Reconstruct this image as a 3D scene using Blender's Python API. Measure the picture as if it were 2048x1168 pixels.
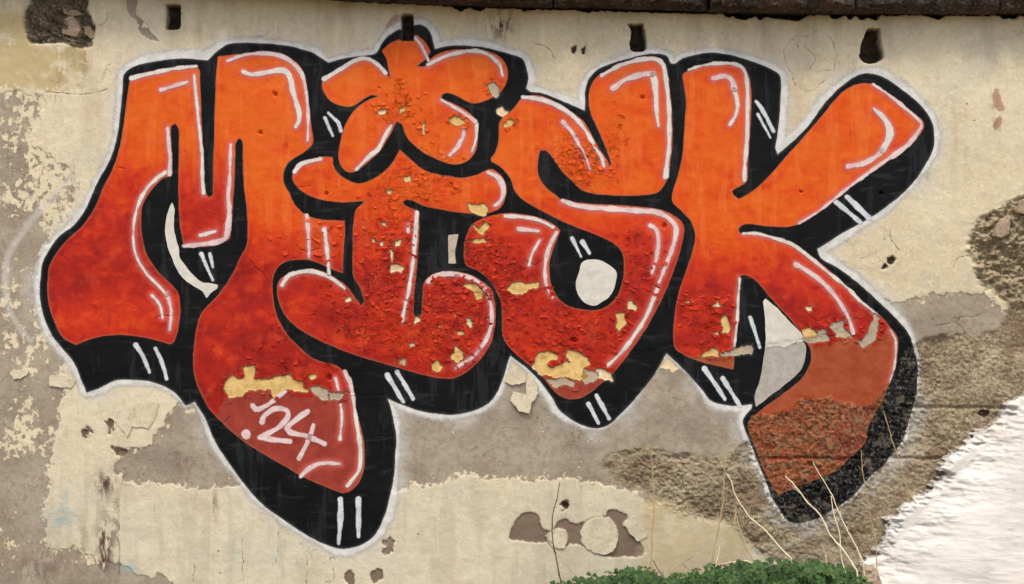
import bpy, bmesh, math, random
import numpy as np
from mathutils import Vector

random.seed(7); RNG = np.random.default_rng(11)
for o in list(bpy.data.objects): bpy.data.objects.remove(o)
scene = bpy.context.scene
COL = scene.collection

# ------------------------------------------------------------------ camera, sky, sun, exposure
S = 0.002                       # metres per photograph pixel on the wall plane
GROUND_PY = 1192.0              # photograph row where the ground meets the wall
D = 4.6                         # camera distance to the wall
CAM_Z = (GROUND_PY - 584) * S
cam_d = bpy.data.cameras.new('camera'); cam = bpy.data.objects.new('camera', cam_d); COL.objects.link(cam)
cam.location = (0, -D, CAM_Z); cam.rotation_euler = (math.radians(90), 0, 0)
cam_d.sensor_width = 36; cam_d.lens = 36 * D / (2048 * S); cam_d.clip_start = 0.05; cam_d.clip_end = 3000
scene.camera = cam

SUN_EL, SUN_AZ = math.radians(60), math.radians(-32)    # azimuth measured from the camera's back, to the left
world = bpy.data.worlds.new('World'); scene.world = world; world.use_nodes = True
wn = world.node_tree; wn.nodes.clear()
sky = wn.nodes.new('ShaderNodeTexSky'); sky.sky_type = 'NISHITA'; sky.sun_disc = False
sky.sun_elevation = SUN_EL; sky.sun_rotation = math.radians(180) + SUN_AZ
sky.air_density = 1.0; sky.dust_density = 4.0; sky.ozone_density = 0.6
bg = wn.nodes.new('ShaderNodeBackground'); bg.inputs['Strength'].default_value = 0.12
wo = wn.nodes.new('ShaderNodeOutputWorld')
wn.links.new(sky.outputs[0], bg.inputs[0]); wn.links.new(bg.outputs[0], wo.inputs[0])
sun_d = bpy.data.lights.new('sun', 'SUN'); sun_d.energy = 1.5; sun_d.angle = math.radians(14); sun_d.color = (1.0, 0.92, 0.81)
sun = bpy.data.objects.new('sun', sun_d); COL.objects.link(sun)
sdir = Vector((math.sin(SUN_AZ) * math.cos(SUN_EL), -math.cos(SUN_AZ) * math.cos(SUN_EL), math.sin(SUN_EL)))
sun.rotation_euler = sdir.to_track_quat('Z', 'Y').to_euler()
sun.location = sdir * 20
scene.view_settings.view_transform = 'Standard'; scene.view_settings.look = 'None'
scene.view_settings.gamma = 1; scene.view_settings.use_curve_mapping = False
scene.view_settings.exposure = 0.66
scene.render.resolution_x = 1024; scene.render.resolution_y = 584

# ------------------------------------------------------------------ object helpers
def tag(o, label=None, cat=None, group=None, kind=None):
    if label: o['label'] = label
    if cat: o['category'] = cat
    if group: o['group'] = group
    if kind: o['kind'] = kind
    return o
def empty(name, loc=(0, 0, 0)):
    o = bpy.data.objects.new(name, None); COL.objects.link(o); o.location = loc; o.empty_display_size = 0.1
    return o
def link_mesh(name, me, mat, parent=None, smooth=True):
    o = bpy.data.objects.new(name, me); COL.objects.link(o)
    if mat: me.materials.append(mat)
    if parent is not None:
        o.parent = parent; o.location = -parent.location
    if len(me.polygons):
        me.polygons.foreach_set('use_smooth', np.full(len(me.polygons), bool(smooth)))
    me.update()
    return o
def mesh_np(name, V, F):
    """V (n,3), F (m,k) all faces of one size"""
    me = bpy.data.meshes.new(name)
    V = np.asarray(V, dtype=np.float32); F = np.asarray(F, dtype=np.int32); k = F.shape[1]
    me.vertices.add(len(V)); me.vertices.foreach_set('co', V.ravel())
    me.loops.add(F.size); me.loops.foreach_set('vertex_index', F.ravel())
    me.polygons.add(len(F)); me.polygons.foreach_set('loop_start', np.arange(0, F.size, k, dtype=np.int32))
    me.polygons.foreach_set('loop_total', np.full(len(F), k, dtype=np.int32))
    me.update(calc_edges=True); me.validate()
    return me
def set_attr(me, name, arr):
    a = me.attributes.new(name, 'FLOAT', 'POINT'); a.data.foreach_set('value', np.asarray(arr, dtype=np.float32).ravel())
def X(px): return (np.asarray(px, dtype=float) - 1024) * S
def Z(py): return (GROUND_PY - np.asarray(py, dtype=float)) * S
def at(px, py, Y):
    """point on the ray of a photograph pixel at depth Y (negative is nearer than the wall)"""
    f = (D + Y) / D
    return Vector(((px - 1024) * S * f, Y, CAM_Z + ((GROUND_PY - py) * S - CAM_Z) * f))

# ------------------------------------------------------------------ noise
def _hash(i, j, s):
    n = (i.astype(np.int64) * 374761393 + j.astype(np.int64) * 668265263 + s * 982451653) & 0x7fffffff
    n = ((n ^ (n >> 13)) * 1274126177) & 0x7fffffff
    n = n ^ (n >> 16)
    return (n & 0xffff) / 65535.0
def vnoise(x, y, s=0):
    i = np.floor(x); j = np.floor(y); fx = x - i; fy = y - j
    u = fx * fx * fx * (fx * (fx * 6 - 15) + 10); v = fy * fy * fy * (fy * (fy * 6 - 15) + 10)
    a = _hash(i, j, s); b = _hash(i + 1, j, s); c = _hash(i, j + 1, s); d = _hash(i + 1, j + 1, s)
    return (a * (1 - u) + b * u) * (1 - v) + (c * (1 - u) + d * u) * v - 0.5
def fbm(x, y, scale, octv=4, s=0, gain=0.5):
    r = 0; amp = 1.0; f = 1.0 / scale
    for k in range(octv):
        ca, sa = math.cos(k * 0.9 + .3), math.sin(k * 0.9 + .3)
        r = r + amp * vnoise((x * ca - y * sa) * f + 17.3 * k, (x * sa + y * ca) * f - 9.1 * k, s + k * 7); amp *= gain; f *= 2.03
    return r
def sstep(a, b, x):
    t = np.clip((x - a) / (b - a), 0, 1); return t * t * (3 - 2 * t)

# ------------------------------------------------------------------ the wall's grid, in photograph pixels
GX = np.concatenate([np.linspace(-1100, -26, 60), np.arange(-20, 2070, 2.0), np.linspace(2078, 3150, 60)])
GY = np.concatenate([np.linspace(-110, -20, 10), np.arange(-16, 1204, 2.0)])
NX, NY = len(GX), len(GY)
PX, PY = np.meshgrid(GX, GY)

def parse(s):
    pts = []
    for w in s.split():
        c = w.endswith('*'); x, y = w.rstrip('*').split(','); pts.append((float(x), float(y), c))
    return pts
def tile(x0, y0, s):
    """points read in an enlarged tile of the photograph"""
    return [(x0 + p[0] / 3.894, y0 + p[1] / 3.894, p[2]) for p in parse(s)]
def spline(pts, closed=True, step=5.0):
    n = len(pts); out = []
    P = [np.array(p[:2]) for p in pts]; C = [p[2] for p in pts]
    for i in range(n if closed else n - 1):
        a, b = P[i], P[(i + 1) % n]
        p0 = a - (b - a) if (C[i] or (not closed and i == 0)) else P[i - 1]
        p3 = b + (b - a) if (C[(i + 1) % n] or (not closed and i == n - 2)) else P[(i + 2) % n]
        L = np.linalg.norm(b - a); m = max(1, int(L / step))
        # centripetal-like tangents limited by the segment length
        def lim(t):
            l = np.linalg.norm(t); return t * (min(1.0, 1.15 * L / l)) if l > 1e-9 else t
        ta, tb = lim((b - p0) / 2), lim((p3 - a) / 2)
        for k in range(m):
            t = k / m; t2, t3 = t * t, t * t * t
            out.append((2*t3 - 3*t2 + 1) * a + (t3 - 2*t2 + t) * ta + (-2*t3 + 3*t2) * b + (t3 - t2) * tb)
    if not closed: out.append(P[-1])
    return np.array(out)
def win(x0, x1, y0, y1):
    return (max(0, np.searchsorted(GX, x0) - 1), min(NX, np.searchsorted(GX, x1) + 1), max(0, np.searchsorted(GY, y0) - 1), min(NY, np.searchsorted(GY, y1) + 1))
def seg_dist(poly, closed, margin, rad=None):
    """distance (minus an optional varying radius) to a polyline, on the grid, exact within the margin"""
    d = np.full((NY, NX), float(margin))
    n = len(poly)
    for i in range(n if closed else n - 1):
        a, b = poly[i], poly[(i + 1) % n]
        i0, i1, j0, j1 = win(min(a[0], b[0]) - margin - 20, max(a[0], b[0]) + margin + 20, min(a[1], b[1]) - margin - 20, max(a[1], b[1]) + margin + 20)
        if i1 <= i0 or j1 <= j0: continue
        qx = PX[j0:j1, i0:i1]; qy = PY[j0:j1, i0:i1]; e = b - a; L2 = e @ e + 1e-9
        t = np.clip(((qx - a[0]) * e[0] + (qy - a[1]) * e[1]) / L2, 0, 1)
        dd = np.hypot(qx - a[0] - t * e[0], qy - a[1] - t * e[1])
        if rad is not None: dd = dd - (rad[i] * (1 - t) + rad[i + 1] * t)
        np.minimum(d[j0:j1, i0:i1], dd, out=d[j0:j1, i0:i1])
    return d
def inside(poly):
    m = np.zeros((NY, NX), dtype=bool); a = poly; b = np.roll(poly, -1, axis=0)
    for j in range(NY):
        y = GY[j]; c = (a[:, 1] > y) != (b[:, 1] > y)
        if not c.any(): continue
        xs = np.sort(a[c, 0] + (y - a[c, 1]) * (b[c, 0] - a[c, 0]) / (b[c, 1] - a[c, 1]))
        k = np.searchsorted(xs, GX); m[j] = (k % 2) == 1
    return m
def sdf_poly(poly, margin=40):
    d = seg_dist(poly, True, margin); return np.where(inside(poly), -d, d)
def sdf(pts, margin=40, smooth=True):
    poly = spline(pts) if smooth else np.array([p[:2] for p in pts]); return sdf_poly(poly, margin)
def stroke(pts, w, margin=14, taper=True):
    line = spline(pts, closed=False, step=6); n = len(line)
    if isinstance(w, (int, float)): w = [w, w]
    t = np.linspace(0, 1, n); r = np.interp(t, np.linspace(0, 1, len(w)), w) / 2
    r = r * (1 + 0.10 * np.sin(np.arange(n) * 0.9 + line[0][0]))
    return line, r

# =================================================================== traced shapes of the lettering
BLACK = parse("249,149 270,133 308,123 360,117 416,121* 434,103 459,88.6 503,86 554,88.6 593,95 610,101 626,105 657,126* 682,118 734,110 752,106 765,85 780,69 800,58 826,51 844,50 860,64 870,98* 897,92 941,92 980,97 1018,108 1044,117 1053,136 1057,157 1053,177 1060,183 1082,186 1121,200 1170,221* 1170,200 1171,177 1180,154 1200,136 1236,123 1295,108 1323,108 1336,113 1341,126 1349,128 1364,117 1395,109 1431,106 1472,113 1521,128 1553,144 1561,154 1561,205 1557,257 1551,296 1556,309* 1566,300 1612,257 1651,205 1684,172 1715,151 1738,147 1766,154 1805,180 1843,213 1861,239 1868,270 1866,299 1851,328 1828,362 1792,398 1743,434 1692,462 1635,498* 1643,516 1676,536 1715,565 1740,587 1771,616 1787,631 1815,662 1828,693 1837,729 1838,760 1833,798 1822,837 1808,880 1774,924 1741,953 1702,994 1656,1027 1620,1043 1581,1045 1561,1022 1544,994 1536,971 1521,935 1506,896 1495,872 1486,844 1490,832 1503,817* 1505,808* 1470,812 1426,803 1405,780 1380,752 1357,729 1333,706* 1315,739 1287,778 1251,819 1220,847 1200,856 1172,853 1144,839 1118,819 1105,796 1077,760 1057,739 1021,711* 1016,724 1005,760 985,798 954,819 908,829 864,826 831,819 795,806 775,797* 786,837 792,875 790,919 785,971 770,1027 752,1066 723,1089 687,1098 657,1091 618,1073 580,1048 528,1012 490,971 464,935 441,901 426,873 411,837 390,803* 372,810* 359,793 341,778 303,763 267,759 231,761 195,778 174,785* 164,760 149,724 123,693 103,667 87,631 79,590 81,547 88,516 115,475 149,449 174,411 195,364 218,323 230,290 237,257 243,205 246,175")
LET_M = parse("261,154* 295,144 347,135 393,131* 400,142 403,231 407,300 408,341 411,382 418,394 425,390 426,367 427,316 429,257 431,180 434,128 436,113* 464,110 515,105 559,108 590,123 605,141 614,180 618,218 626,270 625,290 603,308 580,323 568,346 569,367 580,387 587,405 598,418 612,430 644,439 690,441* 690,470 687,508 686,547* 657,536 626,522 592,520 567,526 551,542 545,567 546,588 549,613 559,644 577,672 598,693 621,713 646,724 672,731 687,742* 698,762 708,785 713,824 721,852 727,880 729,905 729,932 721,960 703,981 685,987* 657,976 605,953 554,924 515,901 480,877 446,847 420,819 405,793 394,767 387,734 388,695 393,657 403,626 424,603 440,584 462,552 480,516 493,490 495,457 493,413 488,367 486,316 486,288 480,277 472,287 471,316 470,354 467,393 465,431 462,459 457,480 421,493 367,495* 365,480 359,444 357,393 357,341 358,303 358,262 350,248 343,253 342,282 345,316 341,351* 323,359 303,380 287,405 282,434 285,475 295,511 318,544 341,567 355,583 360,600 361,626 356,662 349,683 339,688 308,679 269,672 226,670 185,677 154,690* 128,677 113,652 100,618 94,580 97,536 110,508 133,480 164,452 190,413 205,377 223,341 237,303 246,257 253,205 259,167")
STAR = parse("783,85 803,77 826,70 835,70 851,85 862,103* 851,119 833,133* 851,131 856,124 874,108 903,100 944,99 969,101 995,110 1010,126 1016,146 1012,167 1000,185 980,198 951,207 933,203 910,190 895,186 885,190 882,198* 903,205 928,218 949,236 956,257 955,282 951,303 939,319 921,328 900,328 872,318 844,303 815,277 803,248 793,245* 780,269 762,299 746,316 723,336 705,345 690,341 680,328 677,308 685,267 695,241 711,218 734,201 757,192* 741,191 726,200 705,213 682,212 659,200 646,180 645,162 657,149 687,131 723,118 744,119 764,136 780,156* 777,138 772,115 764,103 770,95")
BODY_I = parse("585,349 592,333 613,321 644,314 666,314* 669,336 685,354 718,367 752,354 780,331 800,300* 821,318 847,339 877,349 900,352 923,356 949,351 974,340 987,339 1005,354 1013,375 1010,400 1000,416 980,425 944,428 903,423 851,413 828,403 815,400 806,405 815,413 833,421* 839,424* 838,470 836,508 833,547 829,590 828,629* 834,634 842,628* 845,580 847,567 855,555 874,545 903,543 933,547 959,559 980,575 988,592 991,626 989,657 980,690 959,721 933,744 908,757 885,757 851,751 800,737 734,718 682,700 631,677 592,654 569,629 556,600 554,585 555,567 564,554 585,544 618,539 646,543 672,557 693,572 708,591 723,611* 727,603 722,580 708,557 705,547 705,495 707,444 711,421 721,411 730,402* 716,403 682,405 644,400 616,390 595,375 585,359")
LET_S = parse("1042,198 1057,191 1082,192 1113,205 1147,226 1170,246 1185,272 1199,298 1213,318 1221,332* 1222,326 1211,295 1195,257 1182,228 1177,205 1179,180 1190,157 1208,144 1238,128 1277,115 1308,113 1326,123 1333,144 1340,180 1344,231 1345,290 1342,316 1338,346 1328,372 1313,386 1277,391 1231,391 1185,387 1164,380 1141,359 1121,339 1103,313 1090,300 1081,301 1076,321 1077,349 1090,372 1121,398* 1159,405 1211,409 1264,412 1310,417 1333,423 1354,434 1367,449 1367,475 1359,508 1346,547 1329,587 1303,639 1272,688 1233,739 1200,770 1180,786 1159,797 1134,798 1111,785 1087,757 1062,734 1031,708 1008,680 1004,657 1003,611 993,585 977,559 954,541 933,531 927,508 931,477 944,449 969,436 1010,426 1044,428 1082,436 1108,449 1121,461* 1113,480 1103,508 1099,534 1101,562 1112,590 1136,611 1164,618 1193,620 1216,611 1236,590 1243,568 1248,541 1245,508 1231,490 1198,472 1159,457 1121,441 1082,421 1046,400 1028,380 1021,359 1003,336 982,321 990,305 997,280 998,248 1005,236 1023,221 1036,205")
LET_K = parse("1365,151 1377,141 1405,130 1436,124 1469,126 1490,136 1498,154 1503,185 1502,231 1498,302 1495,341 1493,364 1464,382* 1467,389 1478,398* 1505,382 1539,351 1572,313 1600,282 1633,244 1671,198 1694,177 1722,167 1743,167* 1779,190 1817,221 1843,239 1848,251 1843,264 1817,293 1784,315 1740,346 1692,382 1651,416 1612,441 1594,450 1570,454 1531,452 1503,448 1485,450* 1477,459 1482,467* 1508,464 1546,475 1585,486 1621,511 1652,534 1690,570 1728,608 1761,631 1779,652 1794,672 1797,690 1793,729 1784,760 1774,783 1766,806 1751,829 1738,857 1733,885 1702,917 1663,947 1625,963 1586,978 1557,991* 1544,970 1529,942 1513,901 1500,868 1496,847 1508,831 1541,806 1580,777 1606,754 1621,726 1622,700 1616,688 1603,665 1572,629 1541,595 1513,562 1490,550* 1482,552 1478,562 1476,593 1475,644 1471,695 1469,718 1467,739* 1431,731 1392,721 1364,708 1349,693 1347,657 1353,605 1359,580 1374,536 1387,495 1390,467 1382,444 1364,423 1346,405 1345,385 1354,357 1364,316 1367,290 1369,257 1372,205 1368,174")
WHITES = {
 'sliver': parse("344,405 349,418 348,444 350,470 357,495 360,516 377,539 400,562 421,567 436,570 434,578 421,587 413,596 406,584 372,562 357,544 346,521 336,495 330,465 332,436 339,413"),
 'dot': parse("1175,520 1200,521 1224,534 1234,547 1231,567 1223,588 1211,600 1190,611 1170,606 1157,590 1152,567 1159,541 1163,526"),
 'bar': parse("897,470* 917,468* 913,488 910,508 913,527* 897,527* 896,490"),
 'wedge': parse("1531,597 1541,605 1559,621 1585,649 1603,667 1606,683* 1592,686 1578,690 1569,696 1560,692 1545,693 1531,697* 1531,644 1528,613 1526,603"),
 'grey': parse("1531,696* 1545,692 1560,691 1569,695 1578,689 1592,685 1606,682* 1612,692 1613,703 1608,729 1595,749 1570,770 1539,793 1512,814* 1509,793 1518,767 1525,734"),
}
HL = {  # highlights: points, widths
'M': [("264,157 295,149 347,138 393,133",[10,9,8]),("323,180 350,172 376,164",[9,8]),("389,151 393,193 398,244 404,300 405,340 407,386",[6,7,7,9]),("336,257 339,300 341,316 339,348",[8,9]),
 ("332,344 313,357 290,382 275,413 268,449 268,490 277,521 295,549 316,570 334,590",[9,8,5,6,7]),("333,586 342,614 343,636 340,660",[8,7,6]),("305,591 321,611 326,636",[8,6]),
 ("462,290 460,354 457,393 459,431 454,470 447,480 411,488 368,492",[7,8,10,13,11,9]),("401,471 431,463",[9,7]),
 ("456,122 490,110 528,107 559,111 585,126 603,146 612,180 617,231 616,282",[7,9,9,7,6]),("487,144 503,149 541,144 567,141 580,154 587,185 599,226 598,244 592,254",[10,11,12,8]),
 ("614,431 617,470 618,515",[9,6]),("649,459 654,495 658,547",[9,7]),("690,743 700,765 705,788",[9,8]),("706,795 714,850 719,881 721,906 718,940 695,971",[8,9,9,7]),
 ("671,757 677,780",[8,6]),("681,806 684,837 680,878",[6,7]),("601,954 618,937 646,926 680,928",[8,9,6])],
'star': [("649,158 682,138 713,120 736,118 757,131 771,146",[10,9,8]),("830,76 843,92 857,122",[7,8,6]),("855,130 890,113 941,102 974,108 998,128 1005,151",[8,9,8,6]),("883,200 915,218 951,243",[7,8,8]),("954,247 952,277 944,303",[7,6]),("927,257 926,275 910,300 900,310",[7,9,8]),("784,249 770,272 757,298 741,311 713,339",[7,8,10,7])],
'I': [("589,344 603,328 641,318",[9,8]),("977,345 998,357 1007,377 1003,400 990,411",[9,12,11,7]),("834,425 831,470 827,516 821,559 816,590 811,606 805,641",[9,9,8,7]),("817,449 816,464",[7,5]),("564,570 577,552 605,543 631,544 662,556 690,577",[10,9,6]),("857,562 874,550 908,548 944,557 967,573 975,590 983,618 982,652 969,685 946,713 912,735",[10,9,8,8,7])],
'S': [("1046,194 1077,198 1113,210 1147,233 1172,262 1193,300 1203,314 1208,333",[8,10,8,7]),("1126,244 1144,264 1159,290 1167,303 1180,338",[9,7,5]),("1203,151 1238,132 1277,120 1310,118 1326,130 1333,167 1338,218 1338,300 1336,312 1332,353",[8,9,10,9,10]),
 ("1226,177 1251,159 1285,149 1306,147",[11,11,13]),("1306,148 1311,177 1313,218 1317,252",[14,11,6]),("1125,402 1159,412 1211,417 1288,422 1312,424 1336,435 1351,452 1351,475 1338,516 1318,565",[10,11,11,10,7]),("1315,575 1308,595 1290,637 1251,695 1214,733",[8,9,9,7]),("1300,451 1313,460 1317,485 1313,516 1304,547",[9,10,5]),("1011,432 1044,434 1077,440 1106,454",[9,8]),("1038,458 1077,462",[9,7]),("1080,480 1064,508 1058,531",[6,7]),("1113,465 1098,495 1090,534 1093,572 1105,595",[8,9,8,5])],
'K': [("1377,140 1405,131 1439,127 1472,129 1489,142 1495,180 1495,231 1493,300 1490,328 1489,361",[6,8,9,8]),("1427,157 1452,152 1464,162 1468,176",[9,11,13]),("1468,178 1475,205 1472,228 1460,249",[10,8,8]),("1746,169 1779,192 1817,223 1842,247 1836,263 1815,290 1792,307 1740,343 1692,379 1638,422 1598,447",[6,7,8,11,8,7,6,5]),
 ("1747,218 1766,236 1778,257 1777,277 1764,300",[6,13,16,12]),("1762,300 1758,309 1728,326 1695,333",[11,11,10]),("1487,467 1513,467 1552,477 1585,489 1621,515 1652,541 1700,580 1716,598 1754,628",[7,8,7,6]),("1592,529 1625,549 1651,570 1667,588 1684,611 1699,639 1707,667",[10,9,7]),("1480,557 1477,590 1475,631 1469,693",[5,7,6]),("1781,660 1792,683 1790,729 1780,765",[4,6,4])],
}
MARKS = [("273,690 288,715 300,744",[10,7]),("312,697 325,725 334,757",[9,8]),("403,508 416,539 426,560",[9,5]),("420,508 426,534",[9,5]),("657,226 677,246 682,262",[6,8]),("650,236 666,272",[7,5]),("1513,203 1529,226 1547,262",[8,8]),("1516,229 1541,275",[6,5]),("1671,403 1720,444",[10,9]),("1694,394 1738,436",[11,12]),("1501,635 1520,695",[9,6]),("1409,737 1450,798",[10,8]),("1446,757 1480,812",[9,9]),("1193,791 1218,837",[9,8]),("1177,808 1197,846",[9,6]),("774,750 806,803",[10,8]),("794,744 826,798",[10,8]),("681,998 681,1035 677,1088",[11,12,7]),("717,998 717,1072",[11,9]),("1144,476 1162,513",[9,5]),("1165,484 1179,506",[10,7])]
DIGITS = [("492,868 493,870",[16,16],'dot'),("571,783 551,798 528,814 511,819 505,811",[7,9,10],'tick'),("524,844 528,832 544,820 564,817 576,824 574,837 554,857 519,875* 544,879 580,883",[11,10,10,10],'two'),("615,823 595,837 573,857 580,865 616,873 649,888",[11,10,10],'four'),("627,850 621,870 610,894 598,917",[8,9],'four')]
SPRAY = ("145,350 108,392 75,425 40,470 15,510 10,550 15,610 35,650 62,682", [9,13,12,12,9])

T24 = (400, 580); T25 = (800, 580); T18 = (800, 290); T17 = (400, 290); T13 = (800, 0); T12 = (400, 0); T26 = (1200, 580); T27 = (1548, 580)
Y_, G_, C_ = 'ochre', 'grey', 'cream'
PATCHES = [
 (T24,Y_,"190,740 210,690 260,665 290,690 340,685 345,650 330,600 415,585 430,640 415,690 520,695 600,670 700,660 720,690 800,720 805,760 840,770 835,800 750,790 670,775 600,820 565,840 550,775 380,780 330,830 235,845 195,795"),
 (T24,G_,"850,760 920,745 1000,775 1000,860 960,865 900,820"),(T24,G_,"1000,795 1130,800 1090,870 1040,850 1010,865"),(T24,Y_,"830,665 905,655 905,690 870,705"),
 (T25,Y_,"1030,610 1050,530 1080,485 1150,475 1225,505 1225,545 1170,550 1150,590 1200,605 1280,560 1330,560 1290,510 1300,465 1400,480 1450,520 1490,580 1430,610 1460,680 1400,710 1300,680 1220,690 1140,660 1100,675"),
 (T25,G_,"1130,690 1220,695 1300,685 1370,720 1350,765 1280,740 1210,765"),(T25,G_,"1430,610 1500,630 1545,640 1540,700 1440,740 1420,700"),(T25,C_,"1520,620 1600,615 1645,660 1660,710 1540,685"),
 (T25,Y_,"390,510 440,430 495,490 490,550 440,570 400,545"),(T25,Y_,"235,580 290,545 335,600 300,640 250,630"),(T25,C_,"510,220 550,225 580,250 545,295 515,260"),(T25,Y_,"440,330 490,310 500,350 445,355"),(T25,C_,"110,215 140,195 160,235 110,270"),(T25,Y_,"590,0 650,20 640,70 600,80 580,40"),(T25,C_,"0,535 45,545 40,590 0,580"),
 (T18,Y_,"470,1085 590,1075 640,1130 650,1168 600,1160 540,1120"),(T25,C_,"1770,110 1800,80 1845,125 1840,160 1770,145"),(T25,Y_,"1680,180 1755,170 1750,220 1770,260 1700,335 1680,290"),
 (T18,Y_,"830,1130 870,1070 930,1060 990,1080 1085,1065 1080,1105 1000,1130 960,1168 880,1160"),(T18,Y_,"560,620 620,650 680,590 700,640 640,705 600,670"),(T18,Y_,"550,755 600,725 650,725 680,760 600,765"),(T18,Y_,"525,460 600,465 660,455 690,500 665,555 600,545 550,520"),
 (T17,C_,"1480,940 1530,925 1590,950 1580,1000 1530,985 1490,1000"),(T17,C_,"1480,800 1510,830 1500,920 1480,870"),(T17,C_,"1520,740 1580,735 1550,790 1510,790"),(T17,C_,"1330,735 1355,725 1362,760 1335,765"),(T17,C_,"1400,755 1428,750 1430,785 1405,790"),(T17,C_,"1415,595 1450,600 1445,635 1410,620"),
 (T24,C_,"1130,70 1170,50 1190,85 1130,95"),(T24,C_,"1550,535 1600,535 1605,580 1550,585"),(T24,C_,"1625,420 1668,412 1670,440 1635,450"),
 (T13,G_,"680,660 740,640 770,680 770,740 745,765 700,720"),(T13,C_,"750,850 795,825 825,860 850,865 840,885 800,910 750,880"),(T13,Y_,"375,930 430,895 500,930 500,960 440,985 400,960"),(T13,Y_,"800,970 850,930 890,940 860,985 810,990"),(T12,C_,"1375,870 1400,855 1455,850 1440,890 1400,895"),(T12,Y_,"1550,850 1600,825 1600,860 1565,890"),(T12,C_,"1735,960 1755,955 1750,1045 1735,1050 1728,1000"),
 (T17,Y_,"1580,245 1640,240 1650,285 1600,290"),(T17,Y_,"1455,345 1495,345 1490,380 1460,380"),
 (T26,C_,"870,130 920,75 955,110 940,130"),(T26,Y_,"940,240 980,185 1000,230 1020,300 1000,340 940,335 955,300"),(T26,C_,"880,330 920,320 925,355"),(T26,Y_,"760,545 800,500 880,450 915,455 930,520 860,515 790,525"),(T26,G_,"930,490 1040,465 1100,435 1195,425 1190,490 1120,505 1000,515 945,520"),(T26,C_,"665,95 690,78 705,105"),
 (T27,Y_,"215,310 270,285 340,330 340,370 230,370"),(T27,G_,"340,320 385,300 440,360 435,400 290,415 220,400 230,370 340,368"),(T27,G_,"435,260 500,245 540,230 550,290 600,340 620,375 480,370 490,340 450,310"),(T27,G_,"655,385 690,400 740,300 780,180 825,210 800,380 790,400 700,455 680,440"),(T27,C_,"245,130 295,120 300,160 270,165"),
 (T26,C_,"460,610 520,510 615,600 570,640 540,610"),
]
HOLES = [parse("332,10* 345,7 360,10* 361,40 359,57* 331,58* 333,32"), parse("801,30* 808,26 826,27* 827,52 826,80* 801,80* 802,52"), parse("1255,48 1262,47 1286,47* 1291,70 1292,98 1281,103 1263,101 1260,90 1263,70 1262,56"), parse("1735,57 1745,56 1760,58* 1763,95 1767,108 1764,118 1745,126 1722,118 1724,92")]
SMALL_HOLES = [(1148.5, 100, 6, 8), (1166, 102, 4, 8), (1783, 521, 9, 7), (1771, 535, 5, 6), (1972, 828, 10, 8), (1622, 930, 5, 5), (1602, 384, 4, 4), (657, 756, 5, 5), (1147, 680, 5, 4), (1329, 452, 4, 5), (1285, 193, 4, 3), (521, 265, 4, 4), (652, 389, 3, 4), (551, 190, 4, 5), (1760, 388, 4, 5), (1130, 1011, 6, 6)]

# =================================================================== the wall's regions (signed distances, pixels)
w1 = fbm(PX, PY, 60, 5, 3); w2 = fbm(PX, PY, 18, 4, 9); w3 = fbm(PX, PY, 7, 3, 23)
def region(s, amp=14, fine=6, margin=60, raw=None):
    return sdf(parse(s) if raw is None else raw, margin, smooth=True) + amp * w1 + fine * w2
taupe_l = region("-1300,190* 60,188 95,200 78,235 72,290 100,300 150,330 152,350 140,410 128,455 105,480 80,510 76,560 85,610 100,670 135,715 128,735 122,770 124,800 118,840 108,870 103,920 94,950 100,965 92,1000 84,1040 86,1085 118,1100 170,1112 220,1135 300,1148 350,1168 380,1300* -1300,1300*", 14, 16) + 6 * w3
taupe_m = region("232,940 238,905 290,890 310,868 330,845 345,820 372,812 400,835 440,900 500,965 470,972 430,968 390,976 340,978 300,972 255,962", 12, 12) + 5 * w3
taupe_b = region("770,800* 800,700* 1000,700* 1040,715 1330,690 1500,690* 1620,680 1760,612 1785,604 1850,590 1870,583 1905,578 1940,588 1975,590 2005,610 2040,640 2050,700* 1850,900* 1500,930* 1440,940 1330,1000 1300,1010 1272,988 1240,978 1175,965 1120,960 1000,958 930,954 880,962 830,970 800,984 770,990*", 8, 12) + 5 * w3
rough = region("1205,925 1235,905 1270,893 1330,905 1440,916 1490,880 1500,838 1548,829 1587,824 1600,803 1643,793 1676,803 1738,820 1753,803 1772,785 1800,720 1840,688 1880,672 1940,668 1985,660 2003,640 2008,605 1960,560 1952,520 1938,480 1945,445 1965,428 2010,408 2040,392 2300,370 3300,300* 3300,1300* 1585,1300* 1570,1150 1500,1090 1470,1047 1390,1037 1330,1010 1290,985 1240,965", 9, 8)
cream_lo = region("1285,1010 1330,1005 1390,1035 1465,1045 1500,1090 1470,1135 1400,1150 1300,1150 1285,1080", 8, 8)
ochre = region("-1200,22* 45,25 60,60 70,90 120,100 160,100 166,130 162,182 100,184 -1200,184*", 18, 10)
crater = region("62,0 50,25 48,55 58,80 75,86 120,84 165,92 180,88 188,60 178,35 172,10 178,-30 60,-30", 6, 5)
rubble = sdf(parse("1940,450 1970,428 2010,412 2048,395 2300,380 2300,620 2060,620 2010,600 1962,560 1952,520 1935,490"), 60) + 12 * w1 + 8 * w2
brownp = region("", raw=tile(800, 868, "855,820 870,720 950,625 1060,620 1095,660 1110,720 1180,750 1220,690 1290,655 1350,690 1420,690 1500,650 1610,635 1620,600 1680,600 1770,640 1740,710 1840,835 1880,880 1890,940 1750,960 1600,960 1450,880 1350,860 1250,900 1150,850 1000,840"), amp=4, fine=4)
for cx, cy, rx, ry in [(1199, 1071, 37, 38), (1116, 1078, 22, 20)]:
    e = (np.hypot((PX - cx) / rx, (PY - cy) / ry) - 1) * min(rx, ry) + 4 * w2
    brownp = np.maximum(brownp, -e)
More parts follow.
